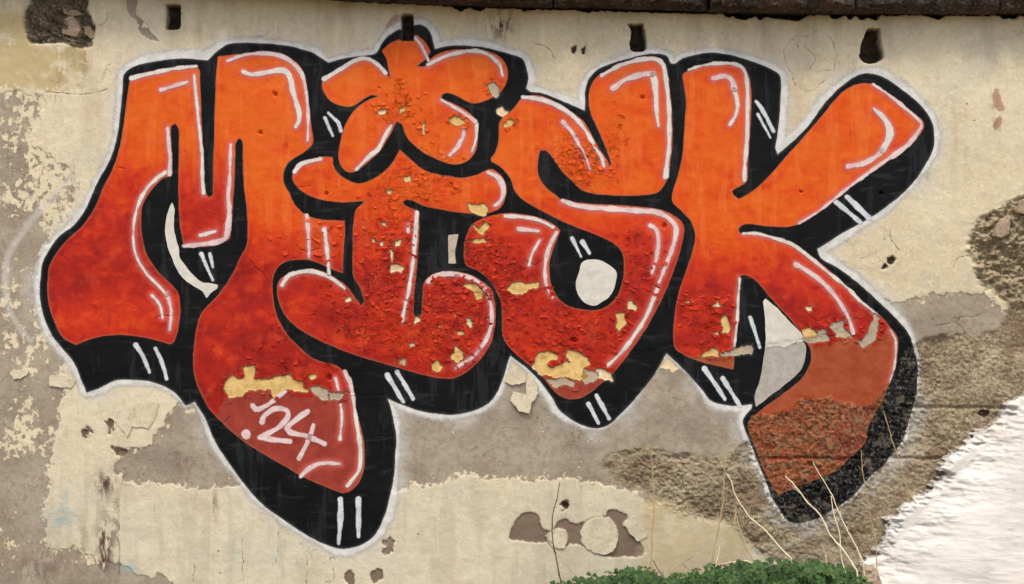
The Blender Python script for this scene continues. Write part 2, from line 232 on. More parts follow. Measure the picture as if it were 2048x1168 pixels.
for cx, cy, rx, ry in [(776, 1099, 10, 12), (749, 1154, 12, 13), (703, 1154, 11, 11), (240, 901, 12, 6), (172, 862, 10, 8), (222, 850, 8, 12), (1130, 1012, 6, 7), (1470, 960, 8, 6), (1478, 970, 10, 18)]:
    brownp = np.minimum(brownp, (np.hypot((PX - cx) / rx, (PY - cy) / ry) - 1) * min(rx, ry) + 12 * w2 + 9 * w3)
tear = region("", raw=tile(0, 0, "1000,-60 1085,-60 1070,90 1150,190 1170,250 1240,325 1130,290 1080,240 1050,160 990,90"), amp=3, fine=3)
taupe = np.minimum(np.minimum(taupe_l, taupe_m), np.minimum(taupe_b, tear))
hole = np.full((NY, NX), 60.0)
for h in HOLES: hole = np.minimum(hole, sdf(h, 60))
hole = hole + 1.6 * w2 + 1.2 * w3
pit = np.full((NY, NX), 60.0)
for cx, cy, rx, ry in SMALL_HOLES:
    pit = np.minimum(pit, (np.hypot((PX - cx) / rx, (PY - cy) / ry) - 1) * min(rx, ry) + 3.0 * w2 + 4.5 * w3)
def ledge_y(x): return np.interp(x, [-1200, 0, 500, 680, 850, 1000, 1200, 1400, 1600, 2048, 3200], [-60, -42, -14, 1, 8, 13, 18, 24, 27, 28, 32])
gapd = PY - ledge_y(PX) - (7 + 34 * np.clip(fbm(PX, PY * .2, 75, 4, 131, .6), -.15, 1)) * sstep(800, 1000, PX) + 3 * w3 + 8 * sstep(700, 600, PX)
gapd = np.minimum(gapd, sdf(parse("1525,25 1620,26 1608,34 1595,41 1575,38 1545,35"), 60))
hole = np.minimum(hole, np.clip(gapd, -60, 60))  # shadow band under the ledge, shaped as a gap and given the dark hole colour
CRACKS = ["90,184 130,188 185,189 215,178", "168,105 172,130 174,152", "214,20 212,40 205,52 190,48", "1210,920 1222,907 1262,906 1285,897", "1210,920 1205,930", "1478,895 1485,890 1480,905 1474,922", "660,1120 668,1115 664,1168", "612,1168 615,1110 617,1098", "425,1010 427,990 432,968", "553,1020 556,1060 552,1130", "484,1080 486,1168", "248,950 240,985 238,1040 237,1150", "384,1168 392,1118", "1058,77 1061,85 1080,90 1100,98 1110,118", "1030,100 1020,105",
 "1612,72 1640,62 1660,75 1670,100 1672,120 1668,140", "1612,72 1590,72 1580,85 1570,100 1568,118 1578,140 1588,155 1590,168 1605,180 1622,184 1640,170 1648,158", "1605,90 1615,98 1622,108 1630,115 1625,130 1618,140", "1596,92 1588,80", "1632,146 1660,140", "1905,540 1915,520 1940,512", "1640,800 1600,803 1587,824", "1890,700 1935,668 1905,640 1960,632", "1870,655 1920,640", "310,640 325,630 340,632", "1205,1032 1205,1022", "1125,250 1140,252", "700,975 690,960", "975,905 968,912", "1004,858 1010,856", "1090,835 1105,828", "1660,1020 1690,1000 1700,985", "1780,440 1783,480 1800,500", "690,785 715,790 745,795 772,788", "442,452 455,432 464,428", "498,523 515,538 532,554", "575,330 590,340 600,332", "1340,590 1375,612 1400,605", "1615,632 1640,640 1660,632", "545,190 552,182 556,195", "600,500 615,505 640,498", "905,612 930,620 950,612", "1050,520 1070,528 1095,515", "1660,170 1672,176", "1640,668 1660,672 1690,664", "590,372 610,374 622,370", "460,835 445,848 436,858", "235,335 250,338", "1120,690 1150,700 1172,692"]
crack = np.full((NY, NX), 30.0)
for s in CRACKS:
    p = parse(s); q = []
    ln = spline(p, False, 7)
    ln = ln + RNG.normal(0, 1.3, ln.shape)
    crack = np.minimum(crack, seg_dist(ln, False, 30))
def blob(cx, cy, rx, ry, p=1.0):
    return np.exp(-(((PX - cx) / rx) ** 2 + ((PY - cy) / ry) ** 2) ** p)
fleck = 0.55*blob(20,260,80,60) + 0.5*blob(70,215,60,22) + 0.95*blob(100,330,45,45) + 0.9*blob(45,395,70,30) + 0.95*blob(108,410,26,60) + 0.6*blob(105,455,20,40) + 0.6*blob(10,590,30,50) + 0.5*blob(30,680,40,40) + 0.8*blob(62,745,30,12) + 0.5*blob(80,700,40,40) + 0.75*blob(50,820,30,45) + 0.85*blob(45,885,65,40) + 0.6*blob(20,1090,40,60) + 0.35*blob(160,1110,60,30) + 0.45*blob(-400,700,300,300) + 0.5*blob(130,120,22,16) + 0.6*blob(145,165,25,14) + 0.5*blob(30,175,60,12)
fleck = fleck + 0.22*blob(30,500,80,400) + 0.62*np.exp(-(taupe/13)**2) + 0.25*blob(1000,900,250,80)
stain = 1.2*blob(210,1085,17,50) + 1.0*blob(210,968,22,26) + 0.6*blob(232,1030,6,60) + 0.8*blob(207,1128,9,14) + 0.6*blob(236,1110,4,40) + 0.9*blob(1008,45,18,36) + 0.5*blob(985,60,20,24) + 0.5*blob(430,1010,6,40) + 0.75*blob(173,862,9,10) + 0.75*blob(222,852,9,12) + 0.8*blob(240,900,12,6) + 0.5*blob(365,930,26,20) + 0.35*blob(165,1075,12,50) + 0.7*blob(1990,200,8,18)+ 0.8*blob(1992,247,7,12) + 0.4*blob(1855,352,5,12) + 0.5*blob(80,1130,60,40)
rust = np.minimum(sdf(tile(1548, 0, "1700,760 1715,690 1740,690 1775,800 1800,850 1760,870 1720,840"), 40), sdf(tile(1548, 0, "1700,990 1715,950 1755,900 1775,930 1760,980 1720,1010"), 40))
rust = np.minimum(rust, sdf(tile(400, 0, "1420,250 1440,180 1490,120 1560,100 1560,210 1500,240 1440,310"), 40) + 4)
blue = 0.95*blob(118,1035,30,24) + 0.7*blob(132,992,6,14) + 0.8*blob(262,1135,32,11) + 0.3*blob(560,1110,40,30) + 0.3*blob(470,1110,30,40)
sdf_black = sdf(BLACK, 60)
hole_cut = -hole

# relief, metres towards the camera
R_taupe = sstep(3, -3, taupe); R_rough = sstep(7, -9, rough); R_cr = sstep(6, -6, crater); R_rb = sstep(10, -10, rubble); R_br = sstep(2.5, -2.5, brownp)
rid = 1 - 2 * np.abs(fbm(PX, PY * 1.5, 11, 3, 51)); rid2 = 1 - 2 * np.abs(fbm(PX, PY * 1.3, 34, 4, 77))
H = 0.010 * fbm(PX, PY, 420, 3, 1) + 0.0032 * fbm(PX, PY, 90, 3, 2) + 0.0011 * fbm(PX, PY, 16, 3, 4)
H0 = H * 1.0
H = H - 0.0022 * R_taupe - 0.0045 * R_br - 0.0010 * sstep(3, -3, ochre)
worn = sstep(0.0, 0.30, fbm(PX, PY, 120, 2, 31) + 0.18)
H = H - R_rough * (0.006 - 0.0066 * fbm(PX, PY * 1.15, 6, 3, 51, 0.7) * (0.6 + 0.6 * worn) - 0.015 * fbm(PX, PY, 55, 4, 77, .6))
H = H - 0.010 * R_rough * (np.exp(-((PY - 815 - 4 * w1) / 3.5) ** 2) * sstep(1800, 1830, PX) + np.exp(-((PY - 918 - 5 * w1) / 3.5) ** 2) * sstep(1520, 1550, PX))
H = H - R_cr * (0.022 - 0.042 * fbm(PX, PY, 22, 4, 88, 0.75)) - R_rb * (0.006 - 0.036 * fbm(PX, PY * 1.3, 26, 4, 90, 0.75))
H = H - 0.075 * sstep(1.5, -2.5, hole) * (0.85 + 0.5 * fbm(PX, PY, 20, 3, 5)) - 0.012 * sstep(1.5, -2.0, pit)
H = H - 0.0016 * sstep(2.0, 0.0, crack)
# worn paint zones on the letters: the flaked ones are rough
def zone(*a): return sum(b[4] * blob(*b[:4]) for b in a)
CHIP = np.clip(zone((800,480,90,120,.7),(780,640,150,90,.8),(930,650,80,90,.8),(1130,670,110,80,.6),(1150,330,70,60,.9),(1000,560,60,60,.9),(960,500,50,60,.6),(1280,540,60,90,.5),(850,340,90,60,.6),(800,200,50,50,.6),(1420,640,60,70,.6),(620,480,90,60,.4),(560,700,90,60,.3),(1690,640,80,30,.3),(480,790,80,60,.25),(1010,140,40,60,.3),(1230,250,30,80,.35)), 0, 1)
chipn = fbm(PX, PY, 13, 3, 61)
H = H + CHIP * (0.0016 * sstep(0.02, 0.10, chipn) + 0.0012 * fbm(PX, PY, 7, 2, 62))

def patch_field(pts):
    P = [np.array(p[:2]) for p in pts]; n = len(P); pl = []
    for i in range(n):
        a, b = P[i], P[(i + 1) % n]; L = np.linalg.norm(b - a); m = max(1, int(L / 3.5)); nn = np.array([-(b - a)[1], (b - a)[0]]) / (L + 1e-9)
        for k in range(m): pl.append(a + (b - a) * k / m + (nn * random.gauss(0, 1.1) if k else 0))
    return sdf_poly(np.array(pl), 20) + 1.0 * w2
PF = [(patch_field(tile(tl[0], tl[1], q)), kd) for tl, kd, q in PATCHES]
patch = np.minimum.reduce([f for f, _ in PF])
H = H - 0.0022 * sstep(1.0, -1.6, patch)

def bil(F, x, y):
    i = np.clip(np.searchsorted(GX, x) - 1, 0, NX - 2); j = np.clip(np.searchsorted(GY, y) - 1, 0, NY - 2)
    u = np.clip((x - GX[i]) / (GX[i + 1] - GX[i]), 0, 1); v = np.clip((y - GY[j]) / (GY[j + 1] - GY[j]), 0, 1)
    return (F[j, i] * (1 - u) + F[j, i + 1] * u) * (1 - v) + (F[j + 1, i] * (1 - u) + F[j + 1, i + 1] * u) * v

def sheet(name, d, off, mat, parent, attrs=None, hollow=None, lift=None):
    """a film of paint lying on the wall's relief: all cells with d < 0, their rim moved onto d = 0"""
    ins = d <= 0
    if hollow is not None: ins_h = hollow
    cell = ins[:-1, :-1] | ins[1:, :-1] | ins[:-1, 1:] | ins[1:, 1:]
    if hollow is not None:
        cell &= ~(hollow[:-1, :-1] & hollow[1:, :-1] & hollow[:-1, 1:] & hollow[1:, 1:])
    jj, ii = np.nonzero(cell)
    if len(jj) == 0: return None
    quad = np.stack([jj * NX + ii, (jj + 1) * NX + ii, (jj + 1) * NX + ii + 1, jj * NX + ii + 1], axis=1)
    used, inv = np.unique(quad, return_inverse=True); quad = inv.reshape(quad.shape)
    uj, ui = used // NX, used % NX
    j0, j1, i0, i1 = max(0, uj.min() - 3), min(NY, uj.max() + 4), max(0, ui.min() - 3), min(NX, ui.max() + 4)
    gy, gx = np.gradient(d[j0:j1, i0:i1], GY[j0:j1], GX[i0:i1])
    gx = gx[uj - j0, ui - i0]; gy = gy[uj - j0, ui - i0]; g2 = np.maximum(gx * gx + gy * gy, 0.3)
    dd = d[uj, ui]; k = np.where(dd > 0, dd / g2, 0.0)
    px = PX[uj, ui] - k * gx; py = PY[uj, ui] - k * gy
    h = bil(H, px, py) + off
    if lift is not None: h = h + bil(lift, px, py)
    me = mesh_np(name, np.stack([X(px), -h, Z(py)], axis=1), quad)
    for n, a in (attrs or {}).items(): set_attr(me, n, bil(a, px, py))
    return link_mesh(name, me, mat, parent)

def paint(name, d, off, mat, parent): return sheet(name, d - 1.6, off, mat, parent, {'rough': rough, 'fade': d})
# =================================================================== materials
def lin(r, g, b):
    f = lambda c: (c / 255 / 12.92) if c / 255 <= 0.04045 else ((c / 255 + 0.055) / 1.055) ** 2.4
    return (f(r), f(g), f(b), 1)
class NT:
    def __init__(s, name):
        s.m = bpy.data.materials.new(name); s.m.use_nodes = True; s.t = s.m.node_tree; s.t.nodes.clear()
        s.out = s.n('ShaderNodeOutputMaterial'); s.bs = s.n('ShaderNodeBsdfPrincipled'); s.t.links.new(s.bs.outputs[0], s.out.inputs[0])
        s.geo = s.n('ShaderNodeNewGeometry').outputs['Position']
    def n(s, t): return s.t.nodes.new(t)
    def put(s, sock, v):
        if isinstance(v, (int, float)): sock.default_value = v
        elif isinstance(v, tuple): sock.default_value = v if len(v) == len(sock.default_value) else v[:len(sock.default_value)]
        else: s.t.links.new(v, sock)
    def math(s, op, a, b=0.0, clamp=False):
        n = s.n('ShaderNodeMath'); n.operation = op; n.use_clamp = clamp; s.put(n.inputs[0], a); s.put(n.inputs[1], b); return n.outputs[0]
    def add(s, a, b): return s.math('ADD', a, b)
    def mul(s, a, b): return s.math('MULTIPLY', a, b)
    def sub(s, a, b): return s.math('SUBTRACT', a, b)
    def mx(s, a, b): return s.math('MAXIMUM', a, b)
    def step(s, a, b, x):
        n = s.n('ShaderNodeMapRange'); n.interpolation_type = 'SMOOTHSTEP'
        if a < b: f, t, lo, hi = a, b, 0.0, 1.0
        else: f, t, lo, hi = b, a, 1.0, 0.0
        s.put(n.inputs['Value'], x); n.inputs['From Min'].default_value = f; n.inputs['From Max'].default_value = t
        n.inputs['To Min'].default_value = lo; n.inputs['To Max'].default_value = hi
        return n.outputs[0]
    def mix(s, f, a, b):
        n = s.n('ShaderNodeMix'); n.data_type = 'RGBA'; n.clamp_factor = True
        s.put(n.inputs[0], f); s.put(n.inputs[6], a); s.put(n.inputs[7], b); return n.outputs[2]
    def noise(s, scale, detail=4, rough=0.55, sx=1, sy=1, sz=1, seed=0.0, rot=0.0, gain=1.55):
        m = s.n('ShaderNodeMapping'); s.t.links.new(s.geo, m.inputs[0])
        m.inputs['Scale'].default_value = (sx, sy, sz); m.inputs['Location'].default_value = (seed * 3.7, seed * 1.3, seed * 2.1); m.inputs['Rotation'].default_value = (0, rot, 0)
        n = s.n('ShaderNodeTexNoise'); s.t.links.new(m.outputs[0], n.inputs['Vector'])
        n.inputs['Scale'].default_value = scale; n.inputs['Detail'].default_value = detail; n.inputs['Roughness'].default_value = rough
        if seed in (11, 13, 14, 24, 35, 36, 37) or gain == 1: return n.outputs[0]
        k = s.n('ShaderNodeMath'); k.operation = 'MULTIPLY_ADD'; s.t.links.new(n.outputs[0], k.inputs[0]); k.inputs[1].default_value = gain; k.inputs[2].default_value = 0.5 - 0.5 * gain
        return k.outputs[0]
    def n_z(s):
        x = s.n('ShaderNodeSeparateXYZ'); s.t.links.new(s.geo, x.inputs[0]); return x.outputs[2]
    def attr(s, name):
        n = s.n('ShaderNodeAttribute'); n.attribute_name = name; return n.outputs['Fac']
    def done(s, col, rough=0.85, height=None, dist=0.002, strength=1.0, spec=0.3):
        s.put(s.bs.inputs['Base Color'], col); s.put(s.bs.inputs['Roughness'], rough); s.bs.inputs['Specular IOR Level'].default_value = spec
        if height is not None:
            b = s.n('ShaderNodeBump'); b.inputs['Distance'].default_value = dist; b.inputs['Strength'].default_value = strength
            s.put(b.inputs['Height'], height); s.t.links.new(b.outputs[0], s.bs.inputs['Normal'])
        return s.m

def mat_wall():
    t = NT('old_plaster')
    f1 = t.sub(t.noise(70, 6, 0.65, gain=1), 0.5); f2 = t.sub(t.noise(190, 4, 0.6, seed=2, gain=1), 0.5)
    big = t.noise(1.1, 4, 0.55, seed=4); med = t.noise(6, 5, 0.6, seed=5); fine = t.noise(45, 5, 0.65, seed=6); grit = t.noise(130, 5, 0.75, seed=7); vert = t.noise(9, 5, 0.6, sz=0.12, seed=8)
    wob = t.add(t.mul(f1, 9.0), t.mul(f2, 4.0))
    def mask(name, soft=1.2): return t.step(soft, -soft, t.add(t.attr(name), wob))
    c = t.mix(t.step(0.35, 0.65, big), lin(213, 200, 168), lin(221, 210, 180))
    c = t.mix(t.mul(t.step(0.45, 0.75, med), 0.45), c, lin(207, 189, 156))
    c = t.mix(t.mul(t.step(0.50, 0.72, t.noise(3.2, 5, 0.6, seed=12)), 0.5), c, lin(196, 192, 174))
    c = t.mix(t.mul(t.step(0.50, 0.72, fine), 0.6), c, lin(230, 219, 192))
    c = t.mix(t.mul(t.step(0.53, 0.70, t.noise(24, 6, 0.7, seed=33)), 0.38), c, lin(192, 177, 147))
    c = t.mix(t.mul(t.step(0.55, 0.78, vert), 0.30), c, lin(176, 158, 130))
    c = t.mix(t.mul(t.step(0.54, 0.72, grit), 0.34), c, lin(162, 146, 118))
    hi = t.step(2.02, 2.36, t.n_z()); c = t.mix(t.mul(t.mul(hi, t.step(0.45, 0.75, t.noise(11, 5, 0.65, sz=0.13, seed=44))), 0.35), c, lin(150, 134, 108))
    low = t.step(0.9, 0.2, t.n_z()); c = t.mix(t.mul(t.mul(low, t.step(0.50, 0.70, t.noise(13, 5, 0.65, sz=0.10, seed=34))), 0.42), c, lin(170, 156, 136)); c = t.mix(t.mul(t.mul(low, t.step(0.54, 0.70, t.noise(5, 6, 0.7, seed=54))), 0.5), c, lin(182, 168, 142)); c = t.mix(t.mul(low, 0.35), c, lin(206, 202, 180))
    m_och = t.mul(mask('ochre', 9.0), t.step(0.22, 0.5, t.noise(12, 5, .65, seed=46)))
    och = t.mix(med, lin(184, 166, 124), lin(206, 188, 142)); och = t.mix(t.step(0.5, 0.72, vert), och, lin(168, 150, 112))
    c = t.mix(m_och, c, och)
    m_ta = mask('taupe')
    ta = t.mix(t.step(0.3, 0.7, med), lin(148, 136, 120), lin(170, 159, 140)); ta = t.mix(t.mul(t.step(0.45, 0.7, fine), 0.5), ta, lin(136, 120, 100))
    ta = t.mix(t.mul(t.step(0.5, 0.72, grit), 0.5), ta, lin(182, 168, 146))
    c = t.mix(m_ta, c, ta)
    # left-over flecks of paint on the bare cement
    fl = t.noise(34, 6, 0.66, sx=1.0, sz=0.85, seed=14)
    m_fl = t.mul(t.step(0.0, 0.03, t.sub(t.add(fl, t.mul(t.attr('fleck'), 0.24)), 0.68)), t.mx(m_ta, m_och))
    c = t.mix(m_fl, c, t.mix(fine, lin(216, 202, 168), lin(228, 216, 186)))
    m_br = mask('brown'); c = t.mix(m_br, c, t.mix(med, lin(112, 94, 80), lin(138, 120, 102)))
    m_ro = mask('rough', 9.0)
    ro = t.mix(t.step(0.3, 0.7, t.noise(4, 5, 0.6, seed=15)), lin(148, 132, 106), lin(188, 173, 143))
    ro = t.mix(t.mul(t.step(0.44, 0.58, t.noise(75, 6, 0.75, seed=16)), 0.62), ro, lin(112, 97, 76))
    ro = t.mix(t.mul(t.step(0.53, 0.66, t.noise(130, 5, 0.75, seed=17)), 0.75), ro, lin(204, 188, 154))
    ro = t.mix(t.mul(t.step(0.50, 0.64, t.noise(7, 4, 0.6, seed=38)), 0.6), ro, lin(140, 116, 94)); ro = t.mix(t.mul(t.step(0.54, 0.66, t.noise(5, 5, 0.65, seed=53)), 0.55), ro, lin(196, 182, 152))
    c = t.mix(m_ro, c, ro)
    c = t.mix(t.mul(mask('lowcream', 12.0), t.add(.45, t.mul(t.step(.3, .6, t.noise(16, 5, .65, seed=47)), 0.5))), c, t.mix(med, lin(190, 172, 134), lin(204, 188, 152)))
    m_cr = mask('crater', 2.5); cr = t.mix(t.noise(40, 5, 0.7, seed=18), lin(86, 77, 62), lin(150, 136, 112)); cr = t.mix(t.mul(t.step(.55, .68, t.noise(110, 5, .75, seed=48)), .8), cr, lin(196, 184, 156)); c = t.mix(m_cr, c, cr)
    m_rb = mask('rubble', 4.0); c = t.mix(t.mul(m_rb, .55), c, t.mix(t.noise(50, 6, .75, seed=49), lin(150, 134, 106), lin(214, 198, 164)))
    # stains
    st = t.mul(t.attr('stain'), t.step(0.36, 0.60, t.noise(46, 5, 0.7, sz=0.35, seed=19)))
    c = t.mix(st, c, lin(92, 66, 58))
    c = t.mix(t.mul(t.attr('blue'), t.step(0.30, 0.6, t.noise(16, 5, 0.65, sz=1.6, seed=20))), c, lin(160, 180, 176))
    # soft overspray of the white contour
    ha = t.attr('halo'); c = t.mix(t.mul(t.mul(t.step(46, 12, ha), t.step(0.30, 0.75, t.noise(7, 4, 0.6, seed=22))), 0.55), c, lin(204, 204, 198))
    sp = t.attr('spray'); c = t.mix(t.mul(t.step(5.0, -4.0, t.add(sp, t.mul(f1, 10.0))), 0.62), c, lin(200, 196, 186))
    # holes and cracks: dark colour inside; the gap under the ledge is painted shadow
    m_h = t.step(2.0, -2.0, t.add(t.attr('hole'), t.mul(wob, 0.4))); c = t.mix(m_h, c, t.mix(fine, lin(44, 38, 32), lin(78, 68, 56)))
    m_p = t.step(1.5, -1.5, t.attr('pit')); c = t.mix(m_p, c, lin(74, 58, 46))
    m_k = t.step(1.4, 0.1, t.add(t.attr('crack'), t.mul(f1, 4.0))); m_k = t.mul(m_k, t.step(0.38, 0.55, t.noise(22, 3, 0.5, seed=35))); c = t.mix(t.mul(m_k, 0.75), c, lin(104, 88, 70))
    # scattered little pits
    v = t.n('ShaderNodeTexVoronoi'); t.t.links.new(t.geo, v.inputs['Vector']); v.inputs['Scale'].default_value = 17; v.inputs['Randomness'].default_value = 1
    m_s = t.mul(t.step(0.075, 0.045, t.add(v.outputs['Distance'], t.mul(f1, 0.10))), t.step(0.52, 0.6, t.noise(5, 3, 0.5, seed=24)))
    c = t.mix(t.mul(m_s, 0.8), c, lin(96, 78, 60))
    vc = t.n('ShaderNodeTexVoronoi'); vc.feature = 'DISTANCE_TO_EDGE'; vc.inputs['Scale'].default_value = 9
    nv = t.n('ShaderNodeTexNoise'); t.t.links.new(t.geo, nv.inputs['Vector']); nv.inputs['Scale'].default_value = 14; nv.inputs['Detail'].default_value = 5
    va = t.n('ShaderNodeVectorMath'); va.operation = 'MULTIPLY_ADD'; t.t.links.new(nv.outputs['Color'], va.inputs[0]); va.inputs[1].default_value = (.14, .14, .14); t.t.links.new(t.geo, va.inputs[2]); t.t.links.new(va.outputs[0], vc.inputs['Vector'])
    m_v = t.mul(t.step(0.022, 0.004, vc.outputs['Distance']), t.mul(t.step(0.55, 0.64, t.noise(3.3, 4, 0.6, seed=36)), t.step(0.42, 0.6, t.noise(16, 3, .5, seed=37)))); c = t.mix(t.mul(m_v, 0.6), c, lin(120, 104, 82))
    ru = t.step(1.5, -1.5, t.add(t.attr('rust'), wob)); c = t.mix(t.mul(ru, 0.8), c, lin(168, 130, 110))
    hgt = t.add(t.mul(fine, 0.55), t.mul(grit, 0.30)); hgt = t.sub(hgt, t.mul(m_v, .5)); hgt = t.add(hgt, t.mul(t.noise(24, 6, 0.7, seed=33), 0.8))
    hgt = t.add(hgt, t.mul(m_fl, 0.45)); hgt = t.sub(hgt, t.mul(m_ta, 0.7)); hgt = t.sub(hgt, t.mul(m_br, 1.2)); hgt = t.sub(hgt, t.mul(m_s, 0.8)); hgt = t.sub(hgt, t.mul(m_k, 0.9))
    hgt = t.add(hgt, t.mul(t.mul(t.noise(90, 6, 0.75, seed=16), t.mx(m_ro, m_cr)), 3.4))
    return t.done(c, 0.9, hgt, 0.0022, 0.9, 0.2)

def mat_letter(muted):
    t = NT('orange_red_spray_paint')
    g = t.attr('g'); n1 = t.noise(7, 5, 0.6, seed=1); n2 = t.noise(30, 6, 0.65, seed=2); st = t.noise(24, 4, 0.55, sx=1.0, sz=0.14, seed=3, rot=0.12); fine = t.noise(150, 5, 0.7, seed=4); mot = t.noise(14, 4, 0.6, seed=5)
    k = t.add(g, t.mul(t.sub(n1, 0.5), 0.40)); k = t.add(k, t.mul(t.sub(st, 0.5), 0.16)); k = t.add(k, t.mul(t.sub(n2, 0.5), 0.20)); k = t.add(k, t.mul(t.sub(t.noise(11, 4, .6, sx=.45, sz=1.1, seed=21, rot=-.5), .5), .34))
    band = t.math('SINE', t.add(t.mul(t.attr('d'), 0.30), t.mul(n1, 9.0))); k = t.add(k, t.mul(t.mul(band, t.step(0.35, 0.65, mot)), 0.085)); k = t.add(k, t.mul(t.step(0.56, 0.72, t.noise(17, 5, .65, sx=.6, seed=61, rot=.7)), -0.16)); k = t.add(k, t.mul(t.step(0.58, 0.75, t.noise(13, 5, .65, seed=62)), 0.16))
    r = t.n('ShaderNodeValToRGB'); t.put(r.inputs[0], k); e = r.color_ramp.elements
    e[0].position = 0.0; e[0].color = lin(221, 100, 22); e[1].position = 1.0; e[1].color = lin(140, 24, 18)
    for p, cc in ((0.22, lin(217, 84, 15)), (0.42, lin(206, 63, 14)), (0.62, lin(190, 45, 17)), (0.80, lin(165, 32, 19))):
        x = e.new(p); x.color = cc
    c = r.outputs[0]
    c = t.mix(t.mul(t.mul(t.step(0.54, 0.72, st), t.step(0.75, 0.2, g)), 0.30), c, lin(234, 130, 56))
    c = t.mix(t.mul(t.step(0.55, 0.75, mot), 0.26), c, lin(212, 84, 46))
    mu = t.mul(t.step(0.35, 0.65, t.add(t.attr('mute'), t.mul(t.sub(n2, 0.5), 0.5))), 0.92)
    c = t.mix(mu, c, t.mix(t.step(0.3, 0.7, mot), muted[0], muted[1]))
    au = t.step(13, 2, t.add(t.attr('hl'), t.mul(t.sub(n2, 0.5), 8.0))); c = t.mix(t.mul(au, 0.42), c, lin(200, 76, 66))
    au2 = t.step(7, 0, t.add(t.attr('hl'), t.mul(t.sub(n2, 0.5), 5.0))); c = t.mix(t.mul(au2, 0.22), c, lin(214, 150, 146))
    # gritty render under the paint
    ro = t.step(4, -4, t.attr('rough')); gr = t.noise(75, 6, 0.75, seed=16)
    xx = t.n('ShaderNodeSeparateXYZ'); t.t.links.new(t.geo, xx.inputs[0]); px_ = xx.outputs[0]
    crim = t.step(1.15, 1.42, t.add(px_, t.mul(t.sub(n1, .5), .35))); c = t.mix(t.mul(ro, t.mul(crim, .75)), c, lin(140, 40, 48))
    c = t.mix(t.mul(ro, t.mul(t.step(0.44, 0.58, t.noise(10, 4, 0.6, seed=8)), .6)), c, lin(164, 92, 48))
    bare_ = t.step(0.50, 0.60, t.noise(19, 6, 0.72, seed=51)); c = t.mix(t.mul(ro, t.mul(bare_, .8)), c, t.mix(gr, lin(120, 92, 66), lin(176, 146, 108)))
    c = t.mix(t.mul(ro, t.step(0.47, 0.60, gr)), c, t.mix(t.noise(14, 3, 0.5, seed=28), lin(122, 70, 44), lin(182, 130, 88)))
    c = t.mix(t.mul(ro, t.mul(t.step(0.50, 0.60, t.noise(58, 5, 0.75, seed=9)), 0.7)), c, lin(78, 38, 28))
    c = t.mix(t.mul(ro, t.mul(t.step(0.58, 0.68, t.noise(90, 5, 0.75, seed=29)), 0.7)), c, lin(206, 150, 110))
    # tiny chips in the flaked zones
    ch = t.attr('chip'); cn = t.noise(62, 6, 0.7, seed=11)
    m1 = t.mul(t.step(0.0, 0.02, t.sub(t.add(cn, t.mul(ch, 0.10)), 0.735)), t.step(0.05, 0.2, ch)); c = t.mix(m1, c, lin(222, 166, 104))
    cn2 = t.noise(48, 6, 0.7, seed=13); m2 = t.mul(t.step(0.0, 0.02, t.sub(t.add(cn2, t.mul(ch, 0.12)), 0.70)), t.step(0.05, 0.2, ch)); c = t.mix(t.mul(m2, 0.7), c, lin(150, 30, 20))
    ed = t.step(-4.5, 0.0, t.add(t.attr('d'), t.mul(t.sub(n2, 0.5), 5.0))); c = t.mix(t.mul(ed, 0.6), c, lin(150, 96, 70))
    vc = t.n('ShaderNodeTexVoronoi'); vc.feature = 'DISTANCE_TO_EDGE'; vc.inputs['Scale'].default_value = 20
    nv = t.n('ShaderNodeTexNoise'); t.t.links.new(t.geo, nv.inputs['Vector']); nv.inputs['Scale'].default_value = 22; nv.inputs['Detail'].default_value = 5
    va = t.n('ShaderNodeVectorMath'); va.operation = 'MULTIPLY_ADD'; t.t.links.new(nv.outputs['Color'], va.inputs[0]); va.inputs[1].default_value = (.08, .08, .08); t.t.links.new(t.geo, va.inputs[2]); t.t.links.new(va.outputs[0], vc.inputs['Vector'])
    m_v = t.mul(t.step(0.05, 0.012, vc.outputs['Distance']), t.mul(t.step(0.25, 0.6, ch), t.step(0.44, 0.58, t.noise(15, 3, .5, seed=37)))); c = t.mix(t.mul(m_v, 0.65), c, lin(92, 26, 16))
    m_k = t.step(1.5, 0.2, t.add(t.attr('crack'), t.mul(t.sub(n2, .5), 2.0))); c = t.mix(t.mul(m_k, .7), c, lin(70, 26, 18))
    hgt = t.add(t.mul(fine, 0.22), t.mul(t.mul(ch, t.noise(55, 6, 0.75, seed=12)), 2.3)); hgt = t.sub(hgt, t.mul(m1, 0.9)); hgt = t.sub(hgt, t.mul(m2, 0.5)); hgt = t.add(hgt, t.mul(t.mul(ro, gr), 4.0))
    hgt = t.add(hgt, t.mul(n2, 0.5)); hgt = t.sub(hgt, t.mul(m_v, .8)); hgt = t.sub(hgt, t.mul(m_k, .8))
    return t.done(c, t.add(0.50, t.mul(n2, 0.25)), hgt, 0.0022, 0.9, 0.2)

